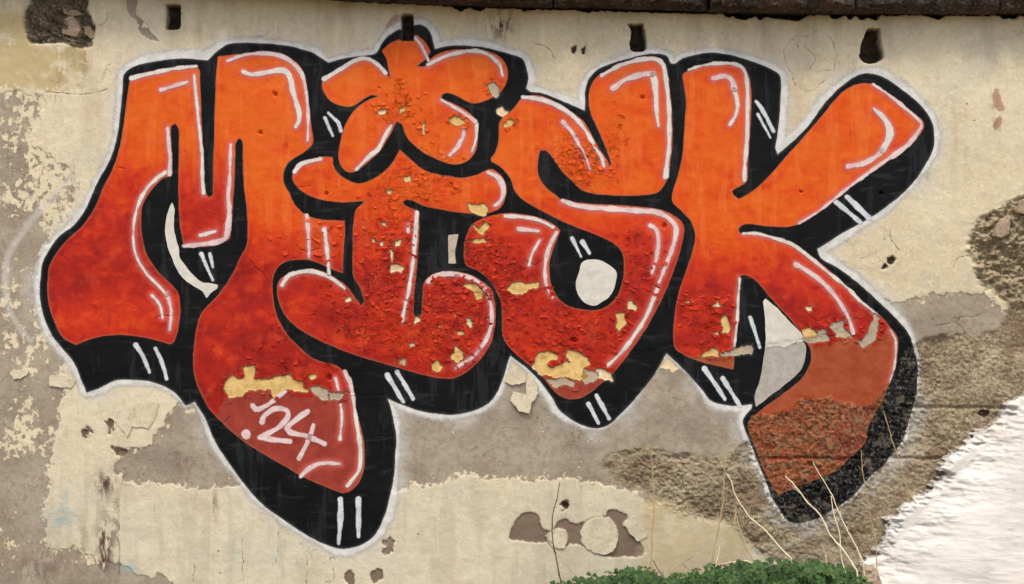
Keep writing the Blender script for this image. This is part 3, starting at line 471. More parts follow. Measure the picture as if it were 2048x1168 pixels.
def mat_black():
    t = NT('black_spray_paint')
    st = t.noise(26, 5, 0.6, sx=1.0, sz=0.16, seed=2, rot=0.2); n = t.noise(9, 4, 0.6, seed=3); f = t.noise(120, 5, 0.7, seed=4)
    c = t.mix(t.step(0.35, 0.7, n), lin(8, 9, 11), lin(15, 17, 18)); c = t.mix(t.mul(t.step(0.54, 0.70, st), 0.6), c, lin(40, 42, 44)); c = t.mix(t.mul(t.step(0.60, 0.72, t.noise(20, 5, .65, sx=.3, sz=1.6, seed=9, rot=.6)), .45), c, lin(50, 50, 50))
    ed = t.step(-5.5, 0.5, t.add(t.attr('d'), t.mul(t.sub(f, 0.5), 6.0))); c = t.mix(t.mul(ed, 0.45), c, lin(82, 84, 86))
    ro = t.step(4, -4, t.attr('rough')); gr = t.noise(75, 6, 0.75, seed=16)
    c = t.mix(t.mul(ro, t.mul(t.step(0.53, 0.66, gr), 0.85)), c, lin(104, 100, 92))
    c = t.mix(t.mul(ro, t.mul(t.step(0.56, 0.66, t.noise(20, 6, 0.72, seed=6)), 0.7)), c, lin(112, 104, 90))
    hgt = t.add(t.mul(f, 0.25), t.mul(t.mul(ro, gr), 4.0)); hgt = t.add(hgt, t.mul(t.noise(35, 5, 0.6, seed=7), 0.5))
    return t.done(c, t.add(0.6, t.mul(n, 0.2)), hgt, 0.002, 0.8, 0.15)
def mat_white(name, a, b, dirt=0.25):
    t = NT(name)
    n = t.noise(28, 5, 0.65, seed=2); f = t.noise(140, 5, 0.7, seed=4)
    c = t.mix(t.step(0.3, 0.7, n), a, b); c = t.mix(t.mul(t.step(0.58, 0.72, f), dirt), c, lin(150, 138, 122))
    ro = t.step(4, -4, t.attr('rough')); c = t.mix(t.mul(ro, t.step(0.44, 0.56, t.noise(75, 6, 0.75, seed=16))), c, lin(140, 124, 98))
    return t.done(c, 0.6, t.add(t.mul(f, 0.3), t.mul(n, 0.5)), 0.0018, 0.7, 0.3)
def fade_out(m, soft):
    t = m.node_tree; bs = next(n for n in t.nodes if n.type == 'BSDF_PRINCIPLED')
    a = t.nodes.new('ShaderNodeAttribute'); a.attribute_name = 'fade'
    g = t.nodes.new('ShaderNodeNewGeometry'); nz = t.nodes.new('ShaderNodeTexNoise'); nz.inputs['Scale'].default_value = 110; nz.inputs['Detail'].default_value = 5; nz.inputs['Roughness'].default_value = .7
    t.links.new(g.outputs['Position'], nz.inputs['Vector'])
    ma = t.nodes.new('ShaderNodeMath'); ma.operation = 'MULTIPLY_ADD'; ma.inputs[1].default_value = soft * 1.6; t.links.new(nz.outputs[0], ma.inputs[0]); t.links.new(a.outputs['Fac'], ma.inputs[2])
    r = t.nodes.new('ShaderNodeMapRange'); r.interpolation_type = 'SMOOTHSTEP'; r.inputs['From Min'].default_value = -soft + soft * .8; r.inputs['From Max'].default_value = soft + soft * .8; r.inputs['To Min'].default_value = 1; r.inputs['To Max'].default_value = 0
    t.links.new(ma.outputs[0], r.inputs['Value']); t.links.new(r.outputs[0], bs.inputs['Alpha'])
def mat_patch(name, a, b, cc):
    t = NT(name); n = t.noise(26, 5, 0.65, seed=2); f = t.noise(150, 5, 0.7, seed=4); q = t.noise(60, 5, 0.7, seed=5)
    c = t.mix(t.step(0.3, 0.7, n), a, b); c = t.mix(t.mul(t.step(0.56, 0.7, q), 0.6), c, cc)
    return t.done(c, 0.9, t.add(t.mul(f, 0.4), t.mul(q, 0.8)), 0.002, 0.8, 0.2)

M_WALL = mat_wall()
M_BLACK = mat_black()
M_LET = mat_letter((lin(140, 54, 44), lin(156, 64, 50))); M_LETK = mat_letter((lin(150, 68, 36), lin(164, 84, 52)))
M_WHITE = mat_white('white_spray_paint', lin(212, 205, 195), lin(226, 218, 210)); M_PINK = mat_white('pinkish_white_spray_paint', lin(214, 184, 182), lin(226, 206, 202), 0.2)
M_COOL = mat_white('bluish_white_spray_paint', lin(190, 200, 204), lin(214, 220, 222)); M_HALO = mat_white('greyish_white_spray_paint', lin(204, 205, 200), lin(222, 222, 216), 0.3)
fade_out(M_HALO, 6.5)
for m_ in (M_WHITE, M_PINK, M_COOL): fade_out(m_, 1.5)
for m_ in (M_LET, M_LETK, M_BLACK): fade_out(m_, 1.1)
M_GREYW = mat_white('faded_grey_paint', lin(164, 160, 150), lin(180, 175, 166), 0.5); M_CREAMW = mat_white('cream_white_paint', lin(206, 204, 192), lin(218, 214, 202), 0.15); M_BEIGE = mat_white('beige_paint', lin(176, 164, 146), lin(196, 182, 160), 0.4)
M_PATCH = {Y_: mat_patch('bare_ochre_plaster', lin(212, 176, 108), lin(226, 194, 126), lin(190, 152, 92)), G_: mat_patch('bare_grey_plaster', lin(170, 158, 140), lin(186, 172, 150), lin(206, 176, 116)), C_: mat_patch('bare_cream_plaster', lin(222, 196, 150), lin(234, 214, 176), lin(200, 164, 112))}

# =================================================================== ground
def mat_ground():
    t = NT('bare_soil'); n = t.noise(3, 6, 0.6); f = t.noise(60, 5, 0.7, seed=2)
    c = t.mix(n, lin(120, 104, 82), lin(150, 134, 108)); c = t.mix(t.mul(t.step(0.45, 0.7, f), 0.6), c, lin(92, 78, 60))
    return t.done(c, 0.95, t.add(f, n), 0.01, 1.0, 0.2)
gx = np.concatenate([-np.geomspace(900, 8, 14), np.linspace(-7, 7, 113), np.geomspace(8, 900, 14)])
gy = np.concatenate([-np.geomspace(900, 8, 14), np.linspace(-7, 7, 113), np.geomspace(8, 900, 14)])
QX, QY = np.meshgrid(gx, gy); QZ = 0.012 * fbm(QX * 100, QY * 100, 60, 4, 5) - 0.004
ii, jj = np.meshgrid(np.arange(len(gx) - 1), np.arange(len(gy) - 1)); a = (jj * len(gx) + ii).ravel()
ground = link_mesh('ground', mesh_np('ground', np.stack([QX.ravel(), QY.ravel(), QZ.ravel()], 1), np.stack([a, a + 1, a + 1 + len(gx), a + len(gx)], 1)), mat_ground())
tag(ground, kind='structure')

# =================================================================== the wall
wall = empty('plastered_wall', (0, 0.1, 0))
tag(wall, 'old weathered cream plaster wall with bare cement and rough render patches under the graffiti', 'wall')
ii, jj = np.meshgrid(np.arange(NX - 1), np.arange(NY - 1)); a = (jj * NX + ii).ravel()
wm = mesh_np('plaster_face', np.stack([X(PX).ravel(), -H.ravel(), Z(PY).ravel()], 1), np.stack([a, a + NX, a + NX + 1, a + 1], 1))
spl, spr = stroke(parse(SPRAY[0]), SPRAY[1]); spray = seg_dist(spl, False, 30, spr)
for n, v in (('taupe', taupe), ('ochre', ochre), ('crater', crater), ('rough', rough), ('brown', brownp), ('lowcream', cream_lo), ('fleck', np.clip(fleck, 0, 1)), ('stain', np.clip(stain, 0, 1)), ('blue', np.clip(blue, 0, 1)), ('halo', sdf_black), ('spray', spray), ('hole', hole), ('pit', pit), ('crack', crack), ('rust', rust), ('rubble', rubble)):
    set_attr(wm, n, v)
face = link_mesh('plaster_face', wm, M_WALL, wall)
def box_mesh(name, x0, x1, y0, y1, z0, z1):
    V = [(x, y, z) for x in (x0, x1) for y in (y0, y1) for z in (z0, z1)]
    F = [(0, 1, 3, 2), (4, 6, 7, 5), (0, 4, 5, 1), (2, 3, 7, 6), (0, 2, 6, 4), (1, 5, 7, 3)]
    return mesh_np(name, V, F)
t = NT('wall_masonry'); M_CORE = t.done(t.mix(t.noise(5, 5), lin(150, 134, 108), lin(178, 162, 132)), 0.9, t.noise(30, 6, 0.7), 0.01)
XW0, XW1 = float(X(GX[0])), float(X(GX[-1])); ZTOP = float(Z(GY[0]))
link_mesh('masonry_core', box_mesh('masonry_core', XW0 + .002, XW1 - .002, 0.11, 0.45, -0.05, ZTOP - .01), M_CORE, wall, False)

# loose stones showing in the broken places
def rock(name, pts3, mat, parent=None, seed=0, sub=3, amp=0.004):
    bm = bmesh.new()
    for p in pts3: bm.verts.new(p)
    bmesh.ops.convex_hull(bm, input=bm.verts)
    lone = [v for v in bm.verts if not v.link_faces]
    if lone: bmesh.ops.delete(bm, geom=lone, context='VERTS')
    bmesh.ops.subdivide_edges(bm, edges=bm.edges[:], cuts=sub, use_grid_fill=True)
    bmesh.ops.triangulate(bm, faces=bm.faces[:])
    co = np.array([v.co[:] for v in bm.verts]); nz = fbm(co[:, 0] * 500 + co[:, 1] * 300, co[:, 2] * 500, 9, 3, seed)
    bm.normal_update()
    for v, q in zip(bm.verts, nz): v.co += v.normal * float(q) * amp
    me = bpy.data.meshes.new(name); bm.to_mesh(me); bm.free()
    return link_mesh(name, me, mat, parent, False)
t = NT('pale_rubble_stone'); M_STONE = t.done(t.mix(t.noise(30, 6, .7), lin(150, 130, 108), lin(190, 170, 146)), 0.9, t.noise(90, 6, .7), 0.004)
def facet(s, dep, mat, seed, y_out=0.0):
    pts = []
    for x, y, _ in s:
        b = float(bil(H, np.array([x]), np.array([y]))[0])
        pts.append((float(X(x)), 0.03, float(Z(y)))); cx = np.mean([p[0] for p in s]); cy = np.mean([p[1] for p in s])
        fx = cx + (x - cx) * .86; fy = cy + (y - cy) * .86
        pts.append((float(X(fx)), y_out - dep * (0.75 + 0.5 * random.random()), float(Z(fy))))
    return rock('stone', pts, mat, wall, seed)
facet(tile(0, 0, "500,140 560,110 590,150 640,250 600,300 470,270"), 0.012, M_STONE, 3, 0.008)
facet(tile(0, 0, "470,60 600,75 650,110 560,125 480,100"), 0.004, M_CORE, 4, 0.012)
facet(tile(1548, 290, "1755,560 1830,555 1840,600 1835,700 1760,735 1690,715 1720,620"), 0.010, M_STONE, 5, 0.0)
facet(tile(1548, 290, "1880,490 1920,420 2000,400 2010,560 1940,540 1870,525"), 0.012, M_STONE, 6, 0.0)
facet(tile(0, 0, "640,200 690,190 740,260 745,300 700,300 650,260"), 0.002, M_CORE, 7, 0.010)

# plaster chips hanging loose, lifted from the wall at their lower edge
def chip(name, pts, mat, parent, lift=0.010, thick=0.0014, away=(0, 1), base=0.0004, jag=1.0):
    pl = []
    P = [np.array(p[:2]) for p in pts]; n = len(P)
    for i in range(n):
        a, b = P[i], P[(i + 1) % n]; L = np.linalg.norm(b - a); m = max(1, int(L / 5)); nn = np.array([-(b - a)[1], (b - a)[0]]) / (L + 1e-9)
        for k in range(m):
            q = a + (b - a) * k / m
            if k: q = q + nn * random.gauss(0, jag)
            pl.append(q)
    pl = np.array(pl); c = pl.mean(0)
    rings = [pl, c + (pl - c) * 0.55]
    s = (pl - c) @ np.array(away); s0, s1 = s.min(), s.max()
    V = []; F = []; m = len(pl)
    def pt(q, off):
        k = (((q - c) @ np.array(away)) - s0) / (s1 - s0 + 1e-9); h = float(bil(H0, q[:1], q[1:2])[0]) + base + lift * k * k + off
        return (float(X(q[0])), -h, float(Z(q[1])))
    V += [pt(q, thick) for q in rings[0]]; V += [pt(q, thick) for q in rings[1]]; V.append(pt(c, thick)); V += [pt(q, 0.0) for q in rings[0]]
    for i in range(m):
        j = (i + 1) % m
        F += [(i, j, m + j), (i, m + j, m + i), (m + i, m + j, 2 * m), (2 * m + 1 + i, 2 * m + 1 + j, j), (2 * m + 1 + i, j, i)]
    me = mesh_np(name, V, F); o = link_mesh(name, me, mat, parent, False)
    return o
M_CHIP = mat_patch('cream_plaster_chip', lin(200, 188, 160), lin(214, 204, 178), lin(176, 158, 130))
chip('plaster_chip', tile(800, 580, "985,660 1010,640 1080,740 1060,840 1020,900 1005,960 930,945 860,860 880,790 920,840 950,855 985,820"), M_CHIP, wall, 0.009)
chip('plaster_chip', tile(800, 580, "805,715 840,640 870,560 980,640 975,720 880,740"), M_CHIP, wall, 0.004)
chip('plaster_chip', tile(800, 868, "1420,720 1480,670 1630,640 1680,720 1700,820 1660,910 1590,940 1500,920 1430,860 1405,780"), M_CHIP, wall, 0.004)
chip('plaster_chip', tile(800, 868, "1130,790 1200,740 1300,760 1300,830 1280,885 1230,890 1180,840"), M_CHIP, wall, 0.004)
chip('plaster_chip', tile(800, 868, "1740,710 1800,640 1850,650 1890,720 1930,800 1850,835"), M_CHIP, wall, 0.004)
chip('plaster_chip', tile(0, 580, "850,990 900,1020 1000,1140 1020,1060 1160,1080 1230,960 1250,880 1100,880 950,930"), M_CHIP, wall, 0.004)
chip('plaster_chip', tile(0, 580, "80,640 110,615 225,620 225,650 165,690 110,695"), M_CHIP, wall, 0.003)
chip('plaster_chip', tile(0, 580, "385,680 400,660 520,665 600,700 560,760 480,760 390,745"), M_CHIP, wall, 0.003)
chip('plaster_chip', tile(0, 290, "545,180 570,100 580,180 620,330 600,320 575,215"), M_CHIP, wall, 0.004)

# =================================================================== the graffiti
graf = empty('graffiti', (0, -0.001, 0))
tag(graf, 'orange to red bubble lettering MiSK with black shadow sprayed on the plaster wall', 'graffiti')
O_HALO, O_BLK, O_LET, O_HL = 0.0007, 0.0013, 0.0019, 0.0024
halo_s = sdf_black - 12 - 12 * fbm(PX, PY, 110, 3, 41) - 3 * w2 - 5 * sstep(300, 0, PX) + 9 * blob(1330, 800, 170, 90)
halo_d = np.maximum(halo_s - 8, hole_cut)
sheet('white_contour', halo_d, O_HALO, M_HALO, graf, {'rough': rough, 'fade': halo_s}, hollow=sdf_black < -8)
d_M, d_st, d_I, d_S, d_K = [sdf(p, 60) for p in (LET_M, STAR, BODY_I, LET_S, LET_K)]
d_st = np.maximum(d_st, hole_cut)
d_M, d_st, d_I, d_S, d_K = [np.maximum(q, -patch) for q in (d_M, d_st, d_I, d_S, d_K)]
lets = np.minimum.reduce([d_M, d_st, d_I, d_S, d_K])
d_bk = np.maximum(np.maximum(sdf_black + 1.2 * w2, hole_cut), -patch)
sheet('black_shadow', d_bk - 1.4, O_BLK, M_BLACK, graf, {'rough': rough, 'd': d_bk, 'fade': d_bk}, hollow=(lets < -8) & (patch > 6))
def hls(key):
    out = []
    for s, w in HL[key]:
        line, r = stroke(parse(s), w); out.append(seg_dist(line, False, 30, r))
    return out
hl_d = {k: hls(k) for k in HL}
y0M = 345 + 130 * sstep(440, 520, PX)
g_M = sstep(y0M - 130, y0M + 150, PY) * 0.72 - 0.26 * blob(230, 640, 130, 60) + 0.12
g_st = 0.16 + 0.0 * PX; g_I = 0.28 + 0.48 * sstep(370, 560, PY) - 0.08 * blob(760, 680, 120, 40)
g_S = 0.20 + 0.56 * sstep(360, 520, PY); g_K = 0.20 + 0.56 * sstep(420, 600, PY) - 0.12 * blob(1440, 490, 60, 40)
mu_M = 0.5 + (PY - 788 - 8 * np.sin(PX / 23)) / 30 - 1.5 * sstep(455, 430, PX) + 0 * PX
mu_K = np.where(PX > 1500, 0.5 + (PY - 684 + 8 * np.sin(PX / 19) + 40 * sstep(1740, 1790, PX)) / 20, 0.5 + (PY - 712) / 12)
mu_S = 0.5 + (PY - 768 + (PX - 1110) * 0.12) / 14; mu_I = np.zeros_like(PX) - 1
LETTERS = [('letter', d_M, g_M, mu_M, ['M'], M_LET, 'letter M, orange fading to red, long pointed right leg'),
           ('letter_dot', d_st, g_st, mu_I, ['star'], M_LET, 'orange star-shaped dot of the letter i'),
           ('letter', d_I, g_I, mu_I, ['I'], M_LET, 'letter i, orange bar over a red stem with curled feet'),
           ('letter', d_S, g_S, mu_S, ['S'], M_LET, 'letter S, orange upper loop and red bowl'),
           ('letter', d_K, g_K, mu_K, ['K'], M_LETK, 'letter K, orange arm and red leg curling down')]
fields = []
for nm, d, g, mu, keys, mat, lab in LETTERS:
    hd = np.minimum.reduce(hl_d[keys[0]])
    dj = d + 1.0 * w2
    o = sheet(nm, dj - 1.4, O_LET, mat, graf, {'fade': dj, 'g': g, 'mute': np.clip(mu, 0, 1), 'hl': hd, 'crack': crack, 'rough': rough, 'chip': CHIP, 'd': dj})
    tag(o, lab); fields.append((o, d, g, mu, mat))
    for k, hdd in enumerate(hl_d[keys[0]]):
        paint('highlight', np.maximum(hdd + 0.5 + 1.6 * w2 + 0.8 * w3, -patch), O_HL, M_PINK if k % 2 else M_WHITE, o)
for s, w in MARKS:
    line, r = stroke(parse(s), w); paint('shine_mark', seg_dist(line, False, 30, r) + 0.3 + 1.2 * w2 + .8 * w3, O_LET, M_COOL, graf)
for s, w, nm in DIGITS:
    line, r = stroke(parse(s), w); o = paint('date_stroke', seg_dist(line, False, 30, r) + 1.2 * w2 + .8 * w3, O_HL + .0002, M_PINK, graf)
for k, nm, mt in (('sliver', 'white_infill', M_CREAMW), ('dot', 'white_infill', M_CREAMW), ('bar', 'white_infill', M_BEIGE), ('wedge', 'white_infill', M_CREAMW), ('grey', 'white_infill', M_GREYW)):
    sheet(nm, sdf(WHITES[k], 30) + 1.2 * w2, O_LET + (.0012 if k == 'wedge' else 0), mt, graf, {'rough': rough})

# places where the paint has come off
for f, kd in PF: sheet('bare_patch', f - 1.2, 0.0006, M_PATCH[kd], graf)

# curled flakes of paint in the flaking zones
def flakes(owner, d, g, mu, mat, count):
    ok = (d < -3) & ((CHIP > 0.18) | ((patch > 2) & (patch < 6))); jj, ii = np.nonzero(ok)
    if not len(jj): return
    w = CHIP[jj, ii] ** 1.5 + 0.02 + 2.0 * ((patch[jj, ii] > 2) & (patch[jj, ii] < 6)); pick = RNG.choice(len(jj), size=min(count, len(jj)), replace=False, p=w / w.sum())
    V = []; F = []; A = []
    for q in pick:
        x, y = PX[jj[q], ii[q]], PY[jj[q], ii[q]]; r = RNG.uniform(2.5, 7.5) * (1 + 0.5 * (RNG.random() < .15)); asp = RNG.uniform(0.35, 0.8); rot = RNG.normal(0.2, .6); li = RNG.uniform(0.0015, 0.0055)
        up = RNG.random() < 0.6; base = len(V); n = 7
        ring = []
        for k in range(n):
            th = 2 * math.pi * k / n; rr = r * RNG.uniform(.6, 1.25); ring.append((rr * math.cos(th), rr * asp * math.sin(th)))
        ring = [(0, 0)] + ring
        for u, v in ring:
            X_, Y2 = x + u * math.cos(rot) - v * math.sin(rot), y + u * math.sin(rot) + v * math.cos(rot)
            kk = np.clip(0.5 + 0.5 * v / (r * asp) * (-1 if up else 1), 0, 1.2); h = float(bil(H, np.array([X_]), np.array([Y2]))[0]) + O_LET + 0.0002 + li * kk * kk
            V.append((float(X(X_)), -h, float(Z(Y2)))); A.append((float(bil(g, np.array([X_]), np.array([Y2]))[0]), float(np.clip(bil(mu, np.array([X_]), np.array([Y2]))[0], 0, 1))))
        for k in range(n): F.append((base, base + 1 + k, base + 1 + (k + 1) % n))
    me = mesh_np('curled_flakes', V, F); A = np.array(A)
    set_attr(me, 'g', A[:, 0] - 0.08); set_attr(me, 'mute', A[:, 1]); set_attr(me, 'hl', np.full(len(V), 30.)); set_attr(me, 'rough', np.full(len(V), 60.)); set_attr(me, 'chip', np.full(len(V), .3)); set_attr(me, 'd', np.full(len(V), -30.)); set_attr(me, 'crack', np.full(len(V), 30.)); set_attr(me, 'fade', np.full(len(V), -30.))
    o = link_mesh('curled_flakes', me, mat, owner, False); o['kind'] = 'stuff'
for (o, d, g, mu, mat), cnt in zip(fields, (90, 80, 330, 320, 130)): flakes(o, d, g, mu, mat, cnt)

# =================================================================== ledge along the wall's top
ledge = empty('stone_ledge', (0, -0.05, float(Z(28))))
tag(ledge, 'dark crumbling stone ledge running along the top of the wall', 'ledge')
t = NT('dark_weathered_stone'); n = t.noise(14, 6, .7); f = t.noise(70, 6, .7, seed=2)
c = t.mix(t.step(.3, .7, n), lin(34, 30, 26), lin(70, 60, 51)); c = t.mix(t.mul(t.step(.55, .7, f), .6), c, lin(136, 124, 108)); c = t.mix(t.mul(t.step(.56, .7, t.noise(6, 4, .6, seed=3)), .45), c, lin(104, 74, 64))
M_LEDGE = t.done(c, 0.9, t.add(f, t.mul(n, 1.5)), 0.008)
edges = [-1105, -700, -330, 40, 420, 790, 1105, 1412, 1700, 1985, 2300, 2700, 3155]
for si in range(len(edges) - 1):
    x0, x1 = edges[si] + 1.5, edges[si + 1] - 1.5; nx = int((x1 - x0) / 4); prof = []
    # profile around the slab: (depth outwards, height above the lower edge)
    for y, z in ((-.16, 0), (-.08, 0), (0, 0.0), (.02, 0), (.04, 0), (.055, 0), (.07, .002), (.082, .008), (.088, .02), (.09, .035), (.092, .05), (.09, .07), (.088, .09), (.075, .105), (.04, .112), (-.08, .12), (-.16, .122)): prof.append((y, z))
    V = []; F = []; m = len(prof); out = RNG.uniform(.012, .045); dz = RNG.uniform(-.004, .004)
    for i in range(nx + 1):
        x = x0 + (x1 - x0) * i / nx; zb = float(Z(ledge_y(x))); end = 1 - 0.35 * math.exp(-min(i, nx - i) / 2.0)
        for k, (y, z) in enumerate(prof):
            nn = float(fbm(np.array([x]), np.array([k * 9.0]), 22, 4, 33 + si)[0]); n2 = float(fbm(np.array([x * 1.0]), np.array([k * 4.0]), 120, 2, 35)[0])
            yy = y + (out if y > 0 else 0) + (0.034 * nn + 0.03 * n2 if y > .03 else 0); zz = z + dz + (0.016 * nn - 0.006 if k > 2 and k < 8 else 0.012 * nn * (k > 7))
            V.append((float(X(x)), -yy * (end if y > .03 else 1), zb + zz))
    for i in range(nx):
        for k in range(m):
            k2 = (k + 1) % m; F.append((i * m + k, i * m + k2, (i + 1) * m + k2, (i + 1) * m + k))
    o = link_mesh('slab', mesh_np('slab', V, F), M_LEDGE, ledge)
    bm = bmesh.new(); bm.from_mesh(o.data); bmesh.ops.holes_fill(bm, edges=bm.edges[:], sides=0); bmesh.ops.recalc_face_normals(bm, faces=bm.faces[:]); bm.to_mesh(o.data); bm.free()

# =================================================================== whitewashed parapet in front of the wall
t = NT('whitewashed_rough_plaster')
n = t.noise(9, 6, .65, sx=.35, sz=1.6); f = t.noise(40, 6, .7, sx=.25, sz=1.5, seed=2); q = t.noise(3, 4, .6, sx=.4, seed=3)
c = t.mix(t.step(.3, .7, n), lin(206, 203, 196), lin(224, 221, 214)); c = t.mix(t.mul(t.step(.60, .74, f), .5), c, lin(176, 170, 160)); c = t.mix(t.mul(t.step(.55, .75, q), .3), c, lin(214, 202, 180))
c = t.mix(t.mul(t.step(3.0, 0.0, t.add(t.attr('edge'), t.mul(t.sub(f, .5), 22.0))), .75), c, lin(140, 126, 112))
M_WASH = t.done(c, 0.85, t.add(t.mul(n, 1.0), t.mul(f, .40)), 0.004, 0.7, 0.25)
A_, B_ = np.array([1700., 1172.]), np.array([2048., 785.]); e = (B_ - A_) / np.linalg.norm(B_ - A_); nrm = np.array([-e[1], e[0]])
par = sdf(parse("1650,1230* 1680,1192 1708,1165 1712,1140 1728,1118 1742,1100 1762,1072 1790,1040 1815,1012 1850,980 1880,945 1905,908 1935,885 1966,862 1985,830 2012,806 2048,782 2300,560* 2700,400* 3150,330* 3150,1230*"), 400)
jn = fbm(PX * 0.30, PY * 1.5, 13, 4, 71, .6); jn2 = fbm(PX * 0.3, PY * 1.3, 40, 3, 73)
par_d = par + 15 * jn + 22 * jn2 + 8 * w3
sd = np.clip((PX - A_[0]) * nrm[0] + (PY - A_[1]) * nrm[1], 0, 900) * S
def parapet():
    ins = par_d <= 0; GYm = GY <= 1202
    cell = ins[:-1, :-1] | ins[1:, :-1] | ins[:-1, 1:] | ins[1:, 1:]
    jj, ii = np.nonzero(cell); quad = np.stack([jj * NX + ii, (jj + 1) * NX + ii, (jj + 1) * NX + ii + 1, jj * NX + ii + 1], 1)
    used, inv = np.unique(quad, return_inverse=True); quad = inv.reshape(quad.shape); uj, ui = used // NX, used % NX
    gyy, gxx = np.gradient(par_d, GY, GX); g_x, g_y = gxx[uj, ui], gyy[uj, ui]; g2 = np.maximum(g_x**2 + g_y**2, .3); dd = par_d[uj, ui]; k = np.where(dd > 0, np.minimum(dd / g2, 2.5), 0.)
    px, py = PX[uj, ui] - k * g_x, PY[uj, ui] - k * g_y
    s_ = bil(sd, px, py); y = 0.045 + 0.50 * np.minimum(s_, .25) + 0.32 * np.clip(s_ - .25, 0, 2) + bil(0.008 * jn + 0.016 * jn2 + 0.004 * w2 + .003 * w3, px, py) * (sstep(0, .02, s_) - 0.78 * sstep(.04, .16, s_)) - 0.035 * sstep(0.035, 0.0, -bil(par_d, px, py) * S)
    y = np.maximum(y, 0.02)
    f = (D - y) / D     # same photograph outline, at the surface's own depth
    Vx, Vz = X(px), Z(py)
    V = np.stack([Vx, -y, Vz], 1)
    # rim closed back to the wall
    E = np.concatenate([quad[:, [0, 1]], quad[:, [1, 2]], quad[:, [2, 3]], quad[:, [3, 0]]]); key = np.sort(E, 1); _, idx, cnt = np.unique(key, axis=0, return_index=True, return_counts=True)
    rim = E[idx[cnt == 1]]; rv, rinv = np.unique(rim, return_inverse=True); rinv = rinv.reshape(rim.shape); base = len(V)
    Vb = V[rv].copy(); Vb[:, 1] = 0.03; V = np.concatenate([V, Vb]); Q = np.stack([rim[:, 1], rim[:, 0], base + rinv[:, 0], base + rinv[:, 1]], 1)
    me = mesh_np('white_parapet', V, np.concatenate([quad, Q])); ea = np.concatenate([-dd, np.zeros(len(rv))]); set_attr(me, 'edge', np.clip(ea, 0, 60))
    return link_mesh('white_parapet', me, M_WASH)
tag(parapet(), 'bright whitewashed rough sloping parapet with a jagged edge against the wall', 'parapet')
pr = []
for x, y in ((1706, 1166), (1714, 1142), (1728, 1128), (1745, 1132), (1758, 1150), (1764, 1172), (1740, 1192), (1704, 1192)):
    v = at(x, y, -0.10); pr.append(tuple(v)); u = at(1734 + (x - 1734) * .7, 1165 + (y - 1165) * .7, -0.16); pr.append(tuple(u))
    w_ = at(x, y, -0.02); pr.append(tuple(w_))
pr = [(x, y, max(z, -0.02)) for x, y, z in pr]
rk = rock('rock', pr, M_STONE, None, 9, 3, 0.01); tag(rk, 'small rough grey-brown rock at the foot of the white parapet', 'rock')

# =================================================================== plants
def mat_leaf(name, a, b, cc):
    t = NT(name); oi = t.n('ShaderNodeAttribute'); oi.attribute_name = 'tint'
    c = t.mix(oi.outputs['Fac'], a, b); c = t.mix(t.mul(t.step(.5, .75, t.noise(60, 3, .6)), .4), c, cc)
    t.bs.inputs['Subsurface Weight'].default_value = 0.0
    return t.done(c, 0.55, None, spec=0.3)
M_LEAF = mat_leaf('clover_leaf', lin(24, 50, 18), lin(72, 106, 48), lin(42, 74, 32))
def clover():
    V = []; F = []; T = []
    top = lambda x: np.interp(x, [1085, 1110, 1150, 1200, 1260, 1300, 1340, 1400, 1450, 1500, 1560, 1620, 1680, 1715, 1760], [1196, 1172, 1158, 1146, 1136, 1138, 1150, 1140, 1132, 1124, 1118, 1120, 1128, 1142, 1170])
    for q in range(2600):
        px = RNG.uniform(1080, 1745); dep = RNG.uniform(0.03, 0.55) if RNG.random() < .6 else RNG.uniform(.03, .2)
        bump_ = 5 * math.sin(px / 31.0 + dep * 9) + 4 * math.sin(px / 13.0 + dep * 23) + 14
        tp = at(px, top(px) + bump_ + RNG.normal(2, 6), -dep); zt = max(0.012, tp.z)
        z = zt * (1 - 0.5 * RNG.random() ** 1.6) if RNG.random() < .7 else zt * RNG.uniform(.15, 1)
        x = tp.x; y = -dep; r = RNG.uniform(.007, .016) if RNG.random() < .6 else RNG.uniform(.014, .026); yaw = RNG.uniform(0, 6.28); tilt = np.array([RNG.normal(0, .5), RNG.normal(-.75, .5), 1.0]); tilt /= np.linalg.norm(tilt)
        a = np.cross(tilt, [math.cos(yaw), math.sin(yaw), .1]); a /= np.linalg.norm(a); b = np.cross(tilt, a); c0 = np.array([x, y, z]); tint = np.clip(RNG.normal(.36, .28), 0, 1)
        for l in range(3):
            th = l * 2.094 + RNG.normal(0, .12); u = a * math.cos(th) + b * math.sin(th); w = -a * math.sin(th) + b * math.cos(th); base = len(V)
            pts = [(0, 0, 0), (.5, .42, .10), (.95, .46, .04), (1.12, .18, -.02), (.98, 0, -.07), (1.12, -.18, -.02), (.95, -.46, .04), (.5, -.42, .10)]
            for s_, v_, h_ in pts: V.append(c0 + (u * s_ + w * v_ + tilt * h_) * r); T.append(tint + (0.1 if l == 1 else 0))
            F += [(base, base + 1, base + 4), (base + 1, base + 2, base + 4), (base + 2, base + 3, base + 4), (base, base + 4, base + 7), (base + 4, base + 6, base + 7), (base + 4, base + 5, base + 6)]
        if q % 4 == 0:
            base = len(V); 
            for (dx, zz) in ((-.0012, 0.0), (.0012, 0.0), (.0008, z), (-.0008, z)): V.append(np.array([x + dx + (0.01 * math.sin(q) if zz == 0 else 0), y + .002, zz])); T.append(.6)
            F += [(base, base + 1, base + 2), (base, base + 2, base + 3)]
    me = mesh_np('clover_patch', np.array(V), F); set_attr(me, 'tint', np.array(T)); o = link_mesh('clover_patch', me, M_LEAF, None, False)
    tag(o, 'dense dark green clover growing along the foot of the wall', 'clover', kind='stuff')
clover()

